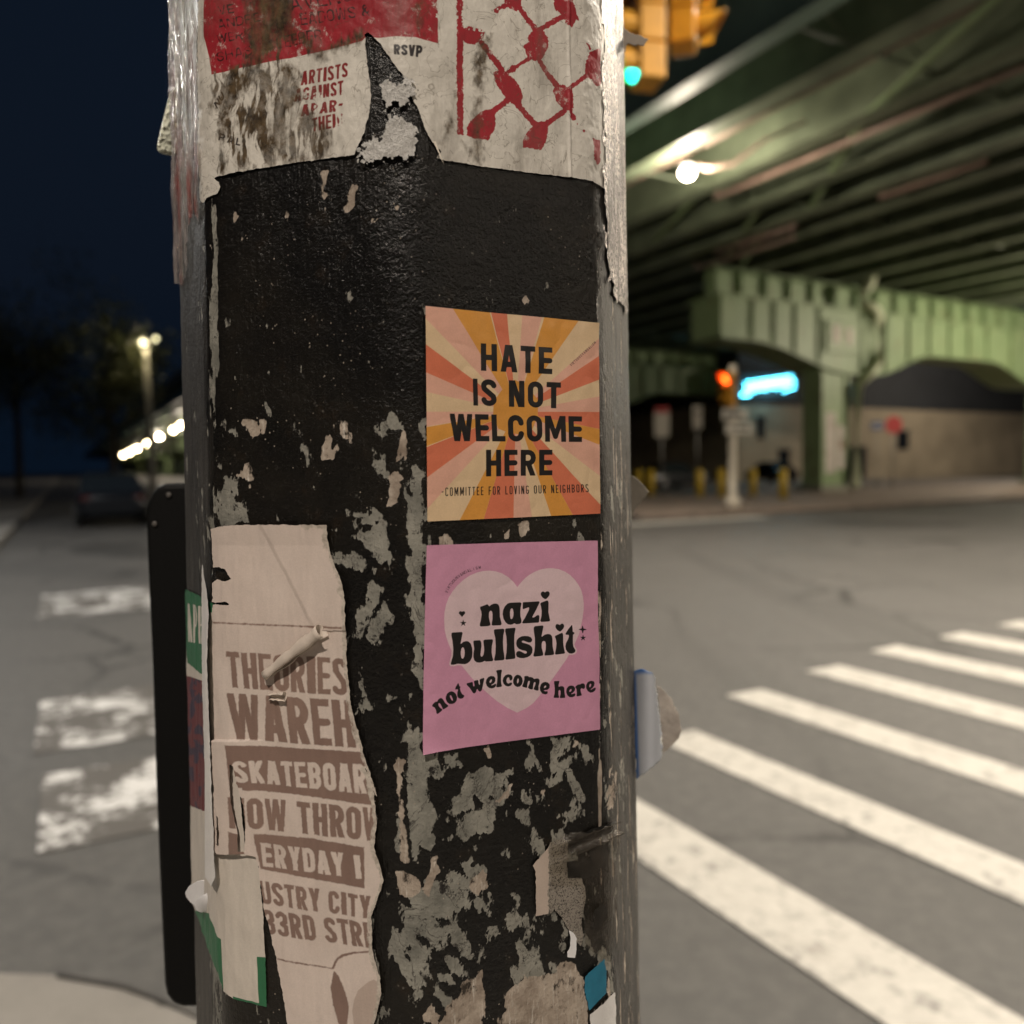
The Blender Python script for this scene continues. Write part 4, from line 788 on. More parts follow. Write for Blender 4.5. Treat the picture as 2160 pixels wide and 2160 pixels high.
# white roll at the left edge
def flap_grid(name, rows, mat, parent=None, thick=.0003, sub=2):
    """rows of 3D points -> smooth thin sheet"""
    v = [Vector(p) for r in rows for p in r]; n = len(rows[0]); f = [(i * n + k, i * n + k + 1, (i + 1) * n + k + 1, (i + 1) * n + k) for i in range(len(rows) - 1) for k in range(n - 1)]
    me = bpy.data.meshes.new(name); me.from_pydata(v, [], f); me.polygons.foreach_set('use_smooth', [True] * len(f))
    o = link(name, me, mat, parent)
    if sub: s = o.modifiers.new('smooth', 'SUBSURF'); s.levels = sub; s.render_levels = sub
    s = o.modifiers.new('thickness', 'SOLIDIFY'); s.thickness = thick
    return o
def px3(x, y, depth): return at_depth(x, y, depth)
m_white = plain('bright_white_paper', (.80, .79, .80), .5, var=.05, scale=200, bump=.2, bdist=.0005)
flap_grid('corner_curl', [[px3(*K6((600, 297))[0], .345), px3(*K6((560, 304))[0], .347), px3(*K6((525, 312))[0], .352)], [px3(*K6((590, 350))[0], .344), px3(*K6((558, 365))[0], .343), px3(*K6((540, 370))[0], .349)], [px3(*K6((575, 400))[0], .347), px3(*K6((568, 410))[0], .347), px3(*K6((562, 415))[0], .349)]], m_white, tp)
flap_grid('edge_curl', [[px3(*K6((525, 1120))[0], .352), px3(*K6((545, 1118))[0], .343), px3(*K6((568, 1160))[0], .342)], [px3(*K6((515, 1340))[0], .352), px3(*K6((550, 1340))[0], .342), px3(*K6((582, 1360))[0], .341)], [px3(*K6((505, 1570))[0], .352), px3(*K6((550, 1560))[0], .344), px3(*K6((596, 1540))[0], .343)]], m_curl, tp)

# ---- scraps low on the right facet
TSC = K8((1110, 740), (1130, 705), (1190, 690), (1260, 692), (1240, 730), (1243, 830), (1240, 940), (1330, 938), (1352, 1000), (1360, 1060), (1345, 1140), (1330, 1200), (1340, 1340), (1325, 1395), (1290, 1350), (1240, 1270), (1180, 1180), (1150, 1145), (1130, 1172), (1030, 1190), (1030, 1040), (1025, 900), (1010, 860), (1060, 800))
def tsc_spots(X, Y): return 5 - fbm(X / 1.1, Y / 1.3, 141, 2) * 40 + np.where(X < 1157, 40, 0)
m_sc = paper_mat('speckled_scrap', (.28, .25, .215), [('spots', (.06, .052, .045)), ('pale', (.52, .43, .37))], .35, .08, bump=.4)
o = wrap(TSC, dict(spots=tsc_spots, pale=lambda X, Y: X - 1157 + fbm(X / 5, Y / 5, 143, 3) * 4), 'paper_scrap', m_sc, .0003, .0008, rough=2.5); tag(o, 'torn speckled paper scrap under clear tape, low on the right facet', 'scrap')
o = wrap(K8((1245, 1285), (1275, 1300), (1295, 1340), (1300, 1400), (1285, 1465), (1235, 1462), (1238, 1430), (1255, 1390), (1258, 1330)), {}, 'paper_scrap', m_white, .0003, .0016, rough=2); tag(o, 'small bent white paper scrap beneath the speckled scrap', 'scrap')
m_bl = plain('blue_print', (.02, .17, .27), .35, var=.2, scale=120); m_bl2 = m_bl
o = wrap(K8((1352, 1590), (1480, 1470), (1492, 1560), (1490, 1700), (1382, 1812), (1368, 1760), (1350, 1690)), {}, 'sticker_scrap', m_bl, .0003, .0009, rough=2); tag(o, 'torn bright blue sticker scrap near the pole bottom', 'scrap')
o = wrap(K8((1384, 1840), (1470, 1770), (1550, 1690), (1556, 1800), (1556, 2000), (1390, 2000)), {}, 'paper_scrap', m_wf, .0003, .0009, rough=1.5); tag(o, 'pale grey paper corner below the blue sticker scrap', 'scrap')

# clear tape: wrinkled glossy film
def tape_mat(name, tint, alpha, ink=None):
    t = NT(name); tr = t.n.new('ShaderNodeBsdfTransparent'); tr.inputs[0].default_value = (.97, .96, .93, 1)
    mx = t.n.new('ShaderNodeMixShader')
    w = t.noise(70, 5, .65, vec=t.vec((1, 1, .35)), dist=.8); c = t.noise(420, 4, .7)
    f = t.ramp(w, .42, .66, alpha * .35, min(1, alpha * 1.7))
    col = t.mix(t.ramp(t.noise(48, 4, .6, vec=t.vec((1, 1, .25))), .5, .62), tint, ink or tint)
    t.set(Base_Color=col, Roughness=.16, Normal=t.bump(t.math('ADD', w, t.math('MULTIPLY', c, .35)), 1.0, .0022))
    t.l.new(f, mx.inputs[0]); t.l.new(tr.outputs[0], mx.inputs[1]); t.l.new(t.p.outputs[0], mx.inputs[2]); t.l.new(mx.outputs[0], t.out.inputs[0])
    return t.m
def tape(name, th0, th1, z0, z1, mat, amp, label, seed, rough=.004, edge=None):
    def shape(X, Y): return np.where(edge(X, Y) < 0, -1.0, 1.0) if False else edge(X, Y)
    o = sheet(name, th0, th1, z0, z1, shape, {}, mat, .0012, .0008, None,
              lambda X, Y, th, z: amp * (np.abs(fbm(th * 26, z * 30, seed, 4)) * 2.2 + .5 * np.abs(vnoise(th * 60 + z * 160, z * 40 - th * 20, seed + 2))))
    tag(o, label, 'tape'); return o
LT = [(300, -190), (424, -190), (427, 200), (430, 300), (432, 420), (432, 470), (424, 466), (412, 440), (398, 480), (396, 580), (386, 600), (300, 600)]
tape('clear_tape', R_(-100), R_(-40), 1.56, 1.79, tape_mat('clear_tape_film', (.55, .5, .5), .30, (.45, .13, .12)), .0016, 'crumpled clear tape on the left side of the pole top', 151, edge=lambda X, Y: sd_poly(X, Y, LT) + fbm(X / 9, Y / 12, 152, 3) * 5)
RT = [(1272, -190), (1420, -190), (1420, 640), (1330, 660), (1290, 620), (1278, 500), (1270, 300)]
m_rt = NT('glint_speckled_tape'); n_ = m_rt.noise(520, 5, .7, vec=m_rt.vec((1, 1, .8))); k_ = m_rt.noise(60, 5, .7, vec=m_rt.vec((1, 1, .3)))
glint_ = m_rt.voro(800, out='Color'); m_rt.set(Base_Color=m_rt.mix(m_rt.ramp(k_, .4, .65), m_rt.mix(m_rt.ramp(glint_, .36, .64), (.035, .03, .027), (.74, .65, .60)), (.06, .05, .045)) if False else m_rt.mix(m_rt.ramp(m_rt.attr('gash'), .5, -.5), m_rt.mix(m_rt.ramp(k_, .45, .62), m_rt.mix(m_rt.ramp(glint_, .36, .64), (.05, .042, .038), (.74, .65, .60)), (.09, .075, .068)), (.004, .004, .004)), Roughness=.36, Metallic=.3, Normal=m_rt.bump(m_rt.math('ADD', n_, m_rt.math('MULTIPLY', k_, 1.2)), 1.0, .0016))  # pale specks in the base colour imitate lamp glints on the film
o = sheet('tape_wrap', R_(44), R_(86), 1.57, 1.79, lambda X, Y: sd_poly(X, Y, RT) + fbm(X / 6, Y / 30, 161, 4) * 14, dict(gash=lambda X, Y: sd_poly(X, Y, K2((1600, 20), (1612, 40), (1625, 100), (1672, 165), (1632, 180), (1640, 260), (1665, 300), (1690, 480), (1640, 475), (1600, 290), (1568, 210), (1600, 170))) + fbm(X / 4, Y / 6, 163, 3) * 8), m_rt.m, .0011, .0007, None, lambda X, Y, th, z: .0006 * np.abs(fbm(th * 30, z * 24, 162, 4)))
tag(o, 'weathered tape with painted glints covering the right edge of the pole top', 'tape')
b = MB()
flap_grid('tape_flap', [[px3(372, 175, .44), px3(360, 190, .438), px3(356, 205, .437)], [px3(376, 235, .44), px3(355, 235, .436), px3(345, 250, .434)], [px3(378, 290, .44), px3(352, 285, .434), px3(335, 292, .430)], [px3(376, 334, .44), px3(352, 325, .434), px3(329, 322, .430)]],
          (lambda t: (t.set(Base_Color=(.93, .95, .78), Metallic=.0, Roughness=.35, Normal=t.bump(t.voro(420), 1.0, .0012)), t.m)[1])(NT('reflective_film')))
tag(bpy.data.objects['tape_flap'], 'silvery reflective flap of tape sticking out left of the pole', 'tape')
BT = K8((1110, 690), (1260, 640), (1340, 630), (1550, 560), (1570, 700), (1580, 1000), (1520, 1500), (1480, 1470), (1350, 1390), (1330, 1000), (1120, 980))
o = sheet('clear_tape', th_of(1140, 1850), R_(66), 1.19, 1.345, lambda X, Y: sd_poly(X, Y, BT) + fbm(X / 9, Y / 9, 171, 3) * 5, {}, tape_mat('brown_tape_film', (.085, .07, .056), .30), .0018, .0006, None,
          lambda X, Y, th, z: .0022 * np.abs(fbm(th * 14 + z * 20, z * 55 - th * 6, 172, 3)) + .004 * np.exp(-((Y - (1765 - (X - 1200) * .38)) / 5) ** 2) + .0035 * np.exp(-((Y - (1800 - (X - 1200) * .45)) / 4) ** 2))
tag(o, 'ridged clear packing tape over the speckled scrap on the right facet', 'tape')

m_bt = NT('black_tape'); m_bt.set(Base_Color=(.006, .0055, .005), Roughness=.2, Normal=m_bt.bump(m_bt.noise(110, 4, .6), .6, .0012))
for q_, lb in ((K8((1335, 650), (1420, 612), (1550, 572), (1556, 610), (1530, 640), (1420, 690), (1345, 728)), 'upper glossy black tape strip above the speckled scrap'), (K8((1240, 700), (1290, 688), (1335, 690), (1310, 750), (1270, 775), (1242, 760)), 'small glossy black tape bit at the top of the speckled scrap'),
               (K8((1235, 835), (1270, 824), (1305, 826), (1350, 895), (1408, 908), (1380, 940), (1330, 936), (1238, 940)), 'square glossy black tape bit across the speckled scrap'), (K8((1370, 765), (1500, 700), (1505, 770), (1480, 850), (1440, 862), (1390, 830)), 'glossy black tape piece right of the speckled scrap'), (K8((1410, 1150), (1500, 1080), (1500, 1200), (1460, 1290), (1405, 1260)), 'lowest glossy black tape piece near the pole edge')):
    o = wrap(q_, {}, 'black_tape', m_bt.m, .0003, .0011, rough=1.6, lift=lambda X, Y, th, z: .0008 * np.abs(fbm(th * 9, z * 80, 195, 3)))
    tag(o, lb, 'tape')

# flaps that stand off the right silhouette
m_blue = NT('blue_white_paper'); zc = m_blue.noise(30, 4, .6)
m_blue.set(Base_Color=m_blue.mix(m_blue.ramp(m_blue.attr('blue'), 0, 1), (.44, .46, .50), (.06, .16, .42)), Roughness=.5, Normal=m_blue.bump(m_blue.noise(120, 4, .6), .3, .0008))
D0 = .45
def curl_flap(name, poly, depth, mat, bulge, label, attrs=None, parent=None, rough=3.5, seed=3, step=2.0, slope=0.0):
    """paper sheet standing off the pole: outline given at its own depth, bowed towards the viewer"""
    P = np.asarray([p[:2] for p in poly], float); x0, y0 = P.min(0) - 4; x1, y1 = P.max(0) + 4
    gx = np.arange(x0, x1 + step, step); gy = np.arange(y0, y1 + step, step); GX, GY = np.meshgrid(gx, gy, indexing='ij')
    ph = sd_poly(GX, GY, poly) + fbm(GX / 9, GY / 9, seed, 3) * rough; ins = ph < 0
    V = []; f = []; idx = {}; A = []
    for i in range(len(gx) - 1):
        for j in range(len(gy) - 1):
            c = [(i, j), (i + 1, j), (i + 1, j + 1), (i, j + 1)]
            if sum(ins[k] for k in c) < 3: continue
            cc = [k for k in c if ins[k]]
            for k in cc:
                if k not in idx:
                    idx[k] = len(V); X, Y = gx[k[0]], gy[k[1]]; s = (X - x0) / (x1 - x0); tt = (Y - y0) / (y1 - y0)
                    V.append(px3(X, Y, depth - bulge(s, tt))); A.append(attrs(X, Y) if attrs else 0.0)
            f.append([idx[k] for k in cc])
    me = bpy.data.meshes.new(name); me.from_pydata(V, [], f); me.polygons.foreach_set('use_smooth', [True] * len(f))
    at = me.attributes.new('blue', 'FLOAT', 'POINT'); at.data.foreach_set('value', A)
    o = link(name, me, mat, parent); s = o.modifiers.new('thickness', 'SOLIDIFY'); s.thickness = .0003
    if label: tag(o, label, 'paper flap')
    return o
bf = curl_flap('torn_paper_flap', R6((245, 1195), (300, 1188), (350, 1205), (368, 1240), (372, 1290), (385, 1420), (398, 1520), (404, 1640), (395, 1680), (340, 1735), (265, 1790), (262, 1700), (240, 1500), (235, 1300)), .440, m_blue.m, lambda s, t: .016 * math.sin(min(1, s) * 2.6), 'blue and white torn paper flap curling off the right side of the pole',
               attrs=lambda X, Y: float(np.clip(max((1412 + abs(X - 1365) * .12 + 12 - Y) / 10, (X - 1384 - (Y - 1420) * .05) / 30 * .8, (1345 - X + (Y - 1420) * .03) / 5), 0, 1)))
curl_flap('flap_back', R6((372, 1270), (420, 1310), (460, 1355), (490, 1430), (515, 1520), (500, 1560), (440, 1625), (404, 1650), (400, 1560), (388, 1420)), .452, plain('grey_paper_back', (.40, .35, .30), .7, var=.45, scale=55, bump=.4, bdist=.001), lambda s, t: .006 * s, None, parent=bf)
curl_flap('torn_paper_flap', R6((230, 135), (255, 145), (290, 175), (315, 205), (342, 220), (320, 250), (285, 290), (255, 340), (232, 395), (228, 300)), .45, plain('grey_cardboard', (.17, .15, .12), .7, var=.2, scale=60), lambda s, t: .012 * s, 'small grey pointed paper flap on the right edge, level with the street signal')
curl_flap('torn_paper_flap', K2((1655, 170), (1700, 215), (1770, 240), (1828, 265), (1800, 312), (1725, 315), (1690, 300), (1660, 420)), .43, plain('pale_paper_back', (.36, .31, .26), .7, var=.15, scale=60), lambda s, t: .012 * s, 'small pale paper flap sticking out high on the right edge of the pole')
curl_flap('white_curl', K7((395, 850), (420, 810), (480, 775), (520, 770), (570, 752), (602, 735), (614, 790), (630, 820), (600, 900), (540, 940), (490, 950), (455, 940), (430, 915), (400, 880)), .372, m_white, lambda s, t: .012 * math.sin(min(1, s * 1.05) * 3.0) * (1 - .4 * t), None, parent=gf, rough=.8, step=1.3)
curl_flap('white_curl', K7((452, 925), (470, 897), (500, 875), (545, 848), (585, 818), (612, 797), (628, 832), (630, 885), (600, 938), (550, 970), (495, 980), (462, 965)), .362, m_white, lambda s, t: .010 * math.sin(min(1, s) * 3.0) * math.sin(min(1, t) * 2.6 + .3), None, parent=gf, rough=.6, step=1.3)
# ------------------------------------------------------------------ black metal panel strapped behind the pole
def panel():
    m = NT('black_panel_paint'); n = m.noise(40, 6, .7, vec=m.vec((1, 1, .4)))
    m.set(Base_Color=m.mix(m.ramp(n, .64, .74), (.0025, .0025, .0025), (.03, .025, .02)), Roughness=.6, Specular_IOR_Level=.2, Normal=m.bump(m.noise(500, 4, .6), .4, .0006))
    L = [(318, 1040), (330, 1027), (345, 1020), (392, 1019), (470, 1019), (520, 2120), (420, 2126), (385, 2127), (362, 2118), (349, 2100), (344, 2075), (340, 1990), (334, 1860), (327, 1690), (318, 1400), (308, 1180), (305, 1090), (309, 1060)]
    f = [px3(x, y, .462) for x, y in L]; k = [p + Vector((0, .03, 0)) for p in f]; n_ = len(L)
    r = empty('metal_panel', (-.19, .48, 1.25)); tag(r, 'tall black rounded metal panel fixed behind the left side of the pole', 'panel')
    b = MB(); c = Vector((.19, -.48, -1.25))
    b.add([p + c for p in f + k], [tuple(range(n_)), tuple(range(n_, 2 * n_))[::-1]] + [(i, i + n_, (i + 1) % n_ + n_, (i + 1) % n_) for i in range(n_)])
    b.build('plate', m.m, r, .003)
    for x, y in ((356, 1044), (326, 1105)):
        q = px3(x, y, .4612) + c; b = MB(); b.sphere(q, .0016, 10, (1, .5, 1)); b.build('rivet', plain('dull_rivet', (.12, .11, .1), .5), r)
panel()

# ------------------------------------------------------------------ ground
asph = NT('asphalt'); a1 = asph.noise(.35, 6, .6); a2 = asph.noise(6, 6, .7); a3 = asph.noise(120, 4, .7)
ac = asph.mix(asph.ramp(a1, .3, .7), (.052, .050, .048), (.082, .079, .075)); ac = asph.mix(asph.ramp(a2, .35, .7), ac, (.074, .072, .069)); ac = asph.mix(asph.ramp(a3, .6, .75, 0, .5), ac, (.2, .19, .175)); ac = asph.mix(asph.ramp(asph.noise(14, 4, .7), .42, .7, 0, .6), ac, (.125, .12, .112))
ak = asph.voro(.55, feat='DISTANCE_TO_EDGE')
ac = asph.mix(asph.math('MULTIPLY', asph.ramp(asph.math('ADD', ak, asph.ramp(a2, .2, .8, -.04, .04)), .022, .006), asph.ramp(a1, .45, .6)), ac, (.022, .021, .02))
tar = asph.ramp(asph.noise(.16, 3, .5), .60, .612); ac = asph.mix(tar, ac, asph.mix(asph.ramp(a3, .3, .7), (.034, .033, .032), (.055, .053, .05)))
tyre = asph.noise(.5, 4, .6, vec=asph.vec((1.6, .09, 1), (0, 0, AX))); ac = asph.mix(asph.ramp(tyre, .52, .68, 0, .55), ac, (.04, .039, .037))
oil = asph.ramp(asph.voro(.42), .10, .03); ac = asph.mix(asph.math('MULTIPLY', oil, .7), ac, (.025, .024, .023))
asph.set(Base_Color=ac, Roughness=asph.ramp(a1, .3, .7, .55, .75), Normal=asph.bump(a3, .6, .006))
b = MB(); b.add([(-1500, -1500, 0), (1500, -1500, 0), (1500, 1500, 0), (-1500, 1500, 0)], [(0, 1, 2, 3)]); tag(b.build('road', asph.m), kind='structure')
con = NT('sidewalk_concrete'); c1 = con.noise(2.2, 6, .65); c2 = con.noise(60, 5, .7); c3 = con.voro(3.2)
cc = con.mix(con.ramp(c1, .3, .7), (.165, .155, .14), (.25, .235, .215)); cc = con.mix(con.ramp(c2, .55, .75, 0, .5), cc, (.12, .11, .1)); cc = con.mix(con.ramp(c3, .09, .06), cc, (.05, .045, .04))
con.set(Base_Color=cc, Roughness=.8, Normal=con.bump(c2, .4, .004))
def slab(name, pts, z0, z1, mat, bev=.02):
    b = MB(); b.prism([(p[0], p[1]) for p in pts], z0, z1); o = b.build(name, mat, None, bev); tag(o, kind='structure'); return o
slab('near_sidewalk', [(-30, -12), (-9, -.8), (-4, 1.75), (-2.4, 2.22), (-1.2, 2.14), (-.85, 2.0), (-.1, 1.6), (.42, 1.3), (.6, .8), (8, -12)], -.05, .13, con.m)
jt = [at_z(x, y, .134) for x, y in ((120, 2052), (262, 2076), (345, 2108), (440, 2150), (440, 2156), (345, 2115), (262, 2084), (120, 2060))]
slab('sidewalk_joint', [(p.x, p.y) for p in jt], .131, .1345, plain('joint_grime', (.03, .028, .025), .9), 0)
isl = plain('island_paving', (.20, .155, .125), .8, var=.3, scale=1.5, bump=.3, bdist=.01)
P = lambda *uvs: [uv(a, c) for a, c in uvs]
slab('island', P((17.9, 14.0), (17.3, 15.5), (16.9, 40), (24, 60), (330, 60), (330, 14.0)), -.05, .13, isl)
slab('left_sidewalk', P((17.6, -1.2), (17.6, -14), (400, -14), (400, -1.2)), -.05, .13, con.m)
inner = slab('under_road', P((29, 15.5), (29, 31), (320, 31), (320, 15.5)), .134, .138, asph.m, 0)
# painted markings
wp = NT('road_paint'); w1 = wp.noise(3, 6, .7); w2 = wp.noise(26, 6, .7); w3 = wp.voro(7)
wc = wp.mix(wp.ramp(w2, .3, .7), (.41, .395, .36), (.53, .51, .465)); wc = wp.mix(wp.ramp(w3, .14, .03, 0, .8), wc, (.2, .19, .18)); wc = wp.mix(wp.ramp(wp.noise(9, 8, .8), .52, .63, 0, .75), wc, (.12, .115, .11)); wc = wp.mix(wp.ramp(w1, .56, .70, 0, .8), wc, (.3, .28, .25))
wp.set(Base_Color=wc, Roughness=.6, Normal=wp.bump(w2, .3, .003))
worn = NT('worn_road_paint'); v1 = worn.noise(2.6, 7, .75); v2 = worn.noise(20, 6, .7)
vf = worn.ramp(worn.math('ADD', v1, worn.math('MULTIPLY', v2, .4)), .64, .70)
worn.set(Base_Color=worn.mix(vf, worn.mix(worn.ramp(v2, .3, .7), (.5, .5, .5), (.74, .74, .73)), (.09, .083, .075)), Roughness=.65)
def stripes(name, L, mat):
    b = MB()
    for u0, u1, v0, v1 in L:
        j = [random.uniform(-.02, .02) for _ in range(4)]
        c = [uv(u0 + j[0], v0), uv(u1 + j[1], v0 + j[2] * .5), uv(u1, v1 + j[3] * .5), uv(u0, v1)]
        b.add([(p.x, p.y, .004) for p in c] + [(p.x, p.y, .0065) for p in c], [(3, 2, 1, 0), (4, 5, 6, 7), (0, 1, 5, 4), (1, 2, 6, 5), (2, 3, 7, 6), (3, 0, 4, 7)])
    o = b.build(name, mat); tag(o, kind='structure'); return o
stripes('crosswalk', [(-.1, 3.0, .95, 1.22)] + [(.0 + .12 * k, (3.5, 3.42, 3.82, 3.98)[k] if k < 4 else 4.1 + .02 * k, 1.86 + .92 * k, (2.19, 3.06, 4.0, 4.96)[k] if k < 4 else 1.86 + .92 * k + .36) for k in range(12)], wp.m)
stripes('left_crosswalk', [(3.62, 4.55, -.15, .75), (4.95, 6.1, -.2, .8), (9.6, 11.4, -.3, 1.0)], worn.m)
stripes('stop_line', [(16.1, 16.75, 9.5, 17.2)], wp.m)

# ------------------------------------------------------------------ lamps
def glow(name, col, s):
    t = NT(name); t.set(Base_Color=(.8, .8, .8), Emission_Color=col, Emission_Strength=s, Roughness=.4); return t.m
m_lens = glow('lamp_lens', (1, .86, .68), 40.0); m_steel = plain('galvanised_steel', (.30, .29, .27), .45, .6, var=.2, scale=4)
m_dimlens2 = glow('globe_lens', (1, .85, .5), 6.0); m_dimlens = glow('faint_lamp_lens', (1, .9, .5), 4.0); m_farlens = glow('far_lamp_lens', (1, .76, .44), 60.0)
def lamp_light(loc, power, col, parent, spot=None, r=.12):
    l = bpy.data.lights.new('lamp_light', 'SPOT' if spot else 'POINT'); l.energy = power; l.color = col; l.shadow_soft_size = r
    if spot: l.spot_size = R_(spot); l.spot_blend = .6
    o = bpy.data.objects.new('lamp_light', l); COL.objects.link(o); o.location = loc; o.parent = parent; return o
def street_lamp(base, h, arm, power, col, label, spot=165, group=None):
    r = empty('street_lamp', base); tag(r, label, 'street lamp', group)
    a = Vector((arm[0], arm[1], 0)); n = a.normalized(); L = a.length
    b = MB(); b.tube([(0, 0, 0), (0, 0, .5), (0, 0, .52), (0, 0, h - .9), (0, 0, h - .3)], [.13, .12, .09, .065, .06]); b.build('post', m_steel, r)
    b = MB(); b.tube([Vector((0, 0, h - .6)), n * (L * .25) + Vector((0, 0, h - .1)), n * (L * .65) + Vector((0, 0, h + .12)), n * L + Vector((0, 0, h + .15))], [.05, .042, .038, .034]); b.build('arm', m_steel, r)
    M = Matrix.Translation(n * (L + .25) + Vector((0, 0, h + .14))) @ Matrix.Rotation(math.atan2(n.y, n.x), 4, 'Z')
    b = MB(); b.loft([[M @ Vector((x, y * w, z * q)) for y, z in ((-1, 0), (-.8, .8), (0, 1), (.8, .8), (1, 0), (0, -.2))] for x, w, q in ((-.36, .06, .06), (-.2, .14, .1), (.1, .17, .12), (.36, .1, .05))], True, True)
    hd = b.build('lamp_head', m_steel, r)
    b = MB(); b.sphere(M @ Vector((.02, 0, -.03)), .12, 14, (1.2, 1, .35)); b.build('lens', m_lens, hd)
    lamp_light(M @ Vector((.02, 0, -.2)), power, col, r, spot)
    return r
WARM = (1, .86, .68)
street_lamp((-2.2, -6.0, .13), 7.6, (1.3, 1.0), 1950, (1, .88, .75), 'street lamp on the near sidewalk behind the viewer')
street_lamp((-12.6, 15.5, .13), 9.4, (.9, -3.2), 3800, (.95, .93, .88), 'street lamp with long arm on the far left corner')
street_lamp((15.5, -8.0, .13), 7.8, (-1.2, 1.5), 2200, WARM, 'street lamp behind the viewer across the side street')
street_lamp((9.8, 2.6, 0), 9.3, (-3.4, 2.6), 5200, (1, .90, .76), 'street lamp over the striped crosswalk', 146)

# ------------------------------------------------------------------ elevated road
m_green = NT('green_steel'); g1 = m_green.noise(.6, 6, .65); g2 = m_green.noise(2.0, 7, .7, vec=m_green.vec((1, 1, .25)))
gc = m_green.mix(m_green.ramp(g1, .3, .7), (.20, .29, .14), (.29, .385, .20)); gc = m_green.mix(m_green.ramp(g2, .56, .72, 0, .85), gc, (.14, .065, .03))
m_green.set(Base_Color=gc, Roughness=.5)
m_gird = plain('girder_steel', (.17, .205, .135), .5, var=.35, scale=.9)
m_deck = plain('deck_concrete', (.27, .275, .22), .9, var=.3, scale=.5)
m_teal = plain('fascia_steel', (.20, .30, .24), .5, var=.2, scale=.8)
m_pipe = plain('pinkish_conduit', (.36, .25, .20), .5, var=.2, scale=2)
UV4 = Matrix.Rotation(AX, 4, 'Z')                                    # local x = across (v), y = along (u)
vd = empty('elevated_road', (0, 0, 0), AX); tag(vd, 'green steel elevated highway with girders crossing overhead and receding left', 'viaduct')
U0, U1, ZB, ZD = -12, 620, 10.2, 11.9
b = MB(); b.box((30.5, (U0 + U1) / 2, ZD + .2), (37, U1 - U0, .36)); b.build('deck_slab', m_deck, vd)
b = MB(); b.box((12.1, (U0 + U1) / 2, ZD + .85), (.3, U1 - U0, .9)); b.build('parapet', m_deck, vd)
GV = [13.0, 15.2, 18.2, 20.9, 23.1, 25.0, 27.6, 30.4, 33.2, 36.0, 38.8, 41.6, 44.4, 47.5]
for i, v in enumerate(GV):
    b = MB(); c = (U0 + U1) / 2; L = U1 - U0; fw = .62 if i else .5
    b.box((v, c, ZB + .02), (fw, L, .04)); b.box((v, c, (ZB + ZD) / 2 + .02), (.03, L, ZD - ZB - .06)); b.box((v, c, ZD - .01), (fw * .8, L, .035))
    for k in range(int(U0), 70, 3): b.box((v + .13, k, (ZB + ZD) / 2 + .02), (.22, .02, ZD - ZB - .08))
    b.build('girder' if i else 'fascia_girder', m_gird if i else m_teal, vd)
for u in range(4, 100, 8):                                           # cross frames and bottom lateral bracing
    b = MB(); b.tube([(GV[0], u, ZB + .25), (GV[-1], u, ZB + .25)], .05, 6); b.tube([(GV[0], u, ZD - .3), (GV[-1], u, ZD - .3)], .05, 6)
    for a, c in zip(GV[:-1], GV[1:]): b.tube([(a, u, ZB + .25), (c, u, ZD - .3)], .035, 5); b.tube([(a, u, ZD - .3), (c, u, ZB + .25)], .035, 5)
    b.build('cross_frame', m_gird, vd)
for a, c, u0 in ((18.2, 23.1, 14), (20.9, 25.0, 20), (15.2, 18.2, 8), (18.2, 20.9, 20), (23.1, 27.6, 22)):
    b = MB(); b.box(((a + c) / 2, u0 + 3, ZB + .10), (.16, math.hypot(c - a, 6), .10), Matrix.Rotation(-math.atan2(c - a, 6), 3, 'Z')); b.build('lateral_brace', m_green.m, vd)
for v, z, u0, u1 in ((18.75, ZB - .1, 6, 20), (23.5, ZB - .12, 14, 17.5), (23.5, ZB - .12, 21, 25), (24.6, ZB - .12, 22, 27.5), (16.1, ZB + .3, 8, 30)):
    b = MB(); b.tube([(v, u0, z), (v, u1, z)], .075, 8)
    b.tube([(v, u0 + .1, z), (v, u0 + .1, z + .3)], .05, 6); b.tube([(v, u1 - .1, z), (v, u1 - .1, z + .3)], .05, 6); b.build('conduit', m_pipe, vd)
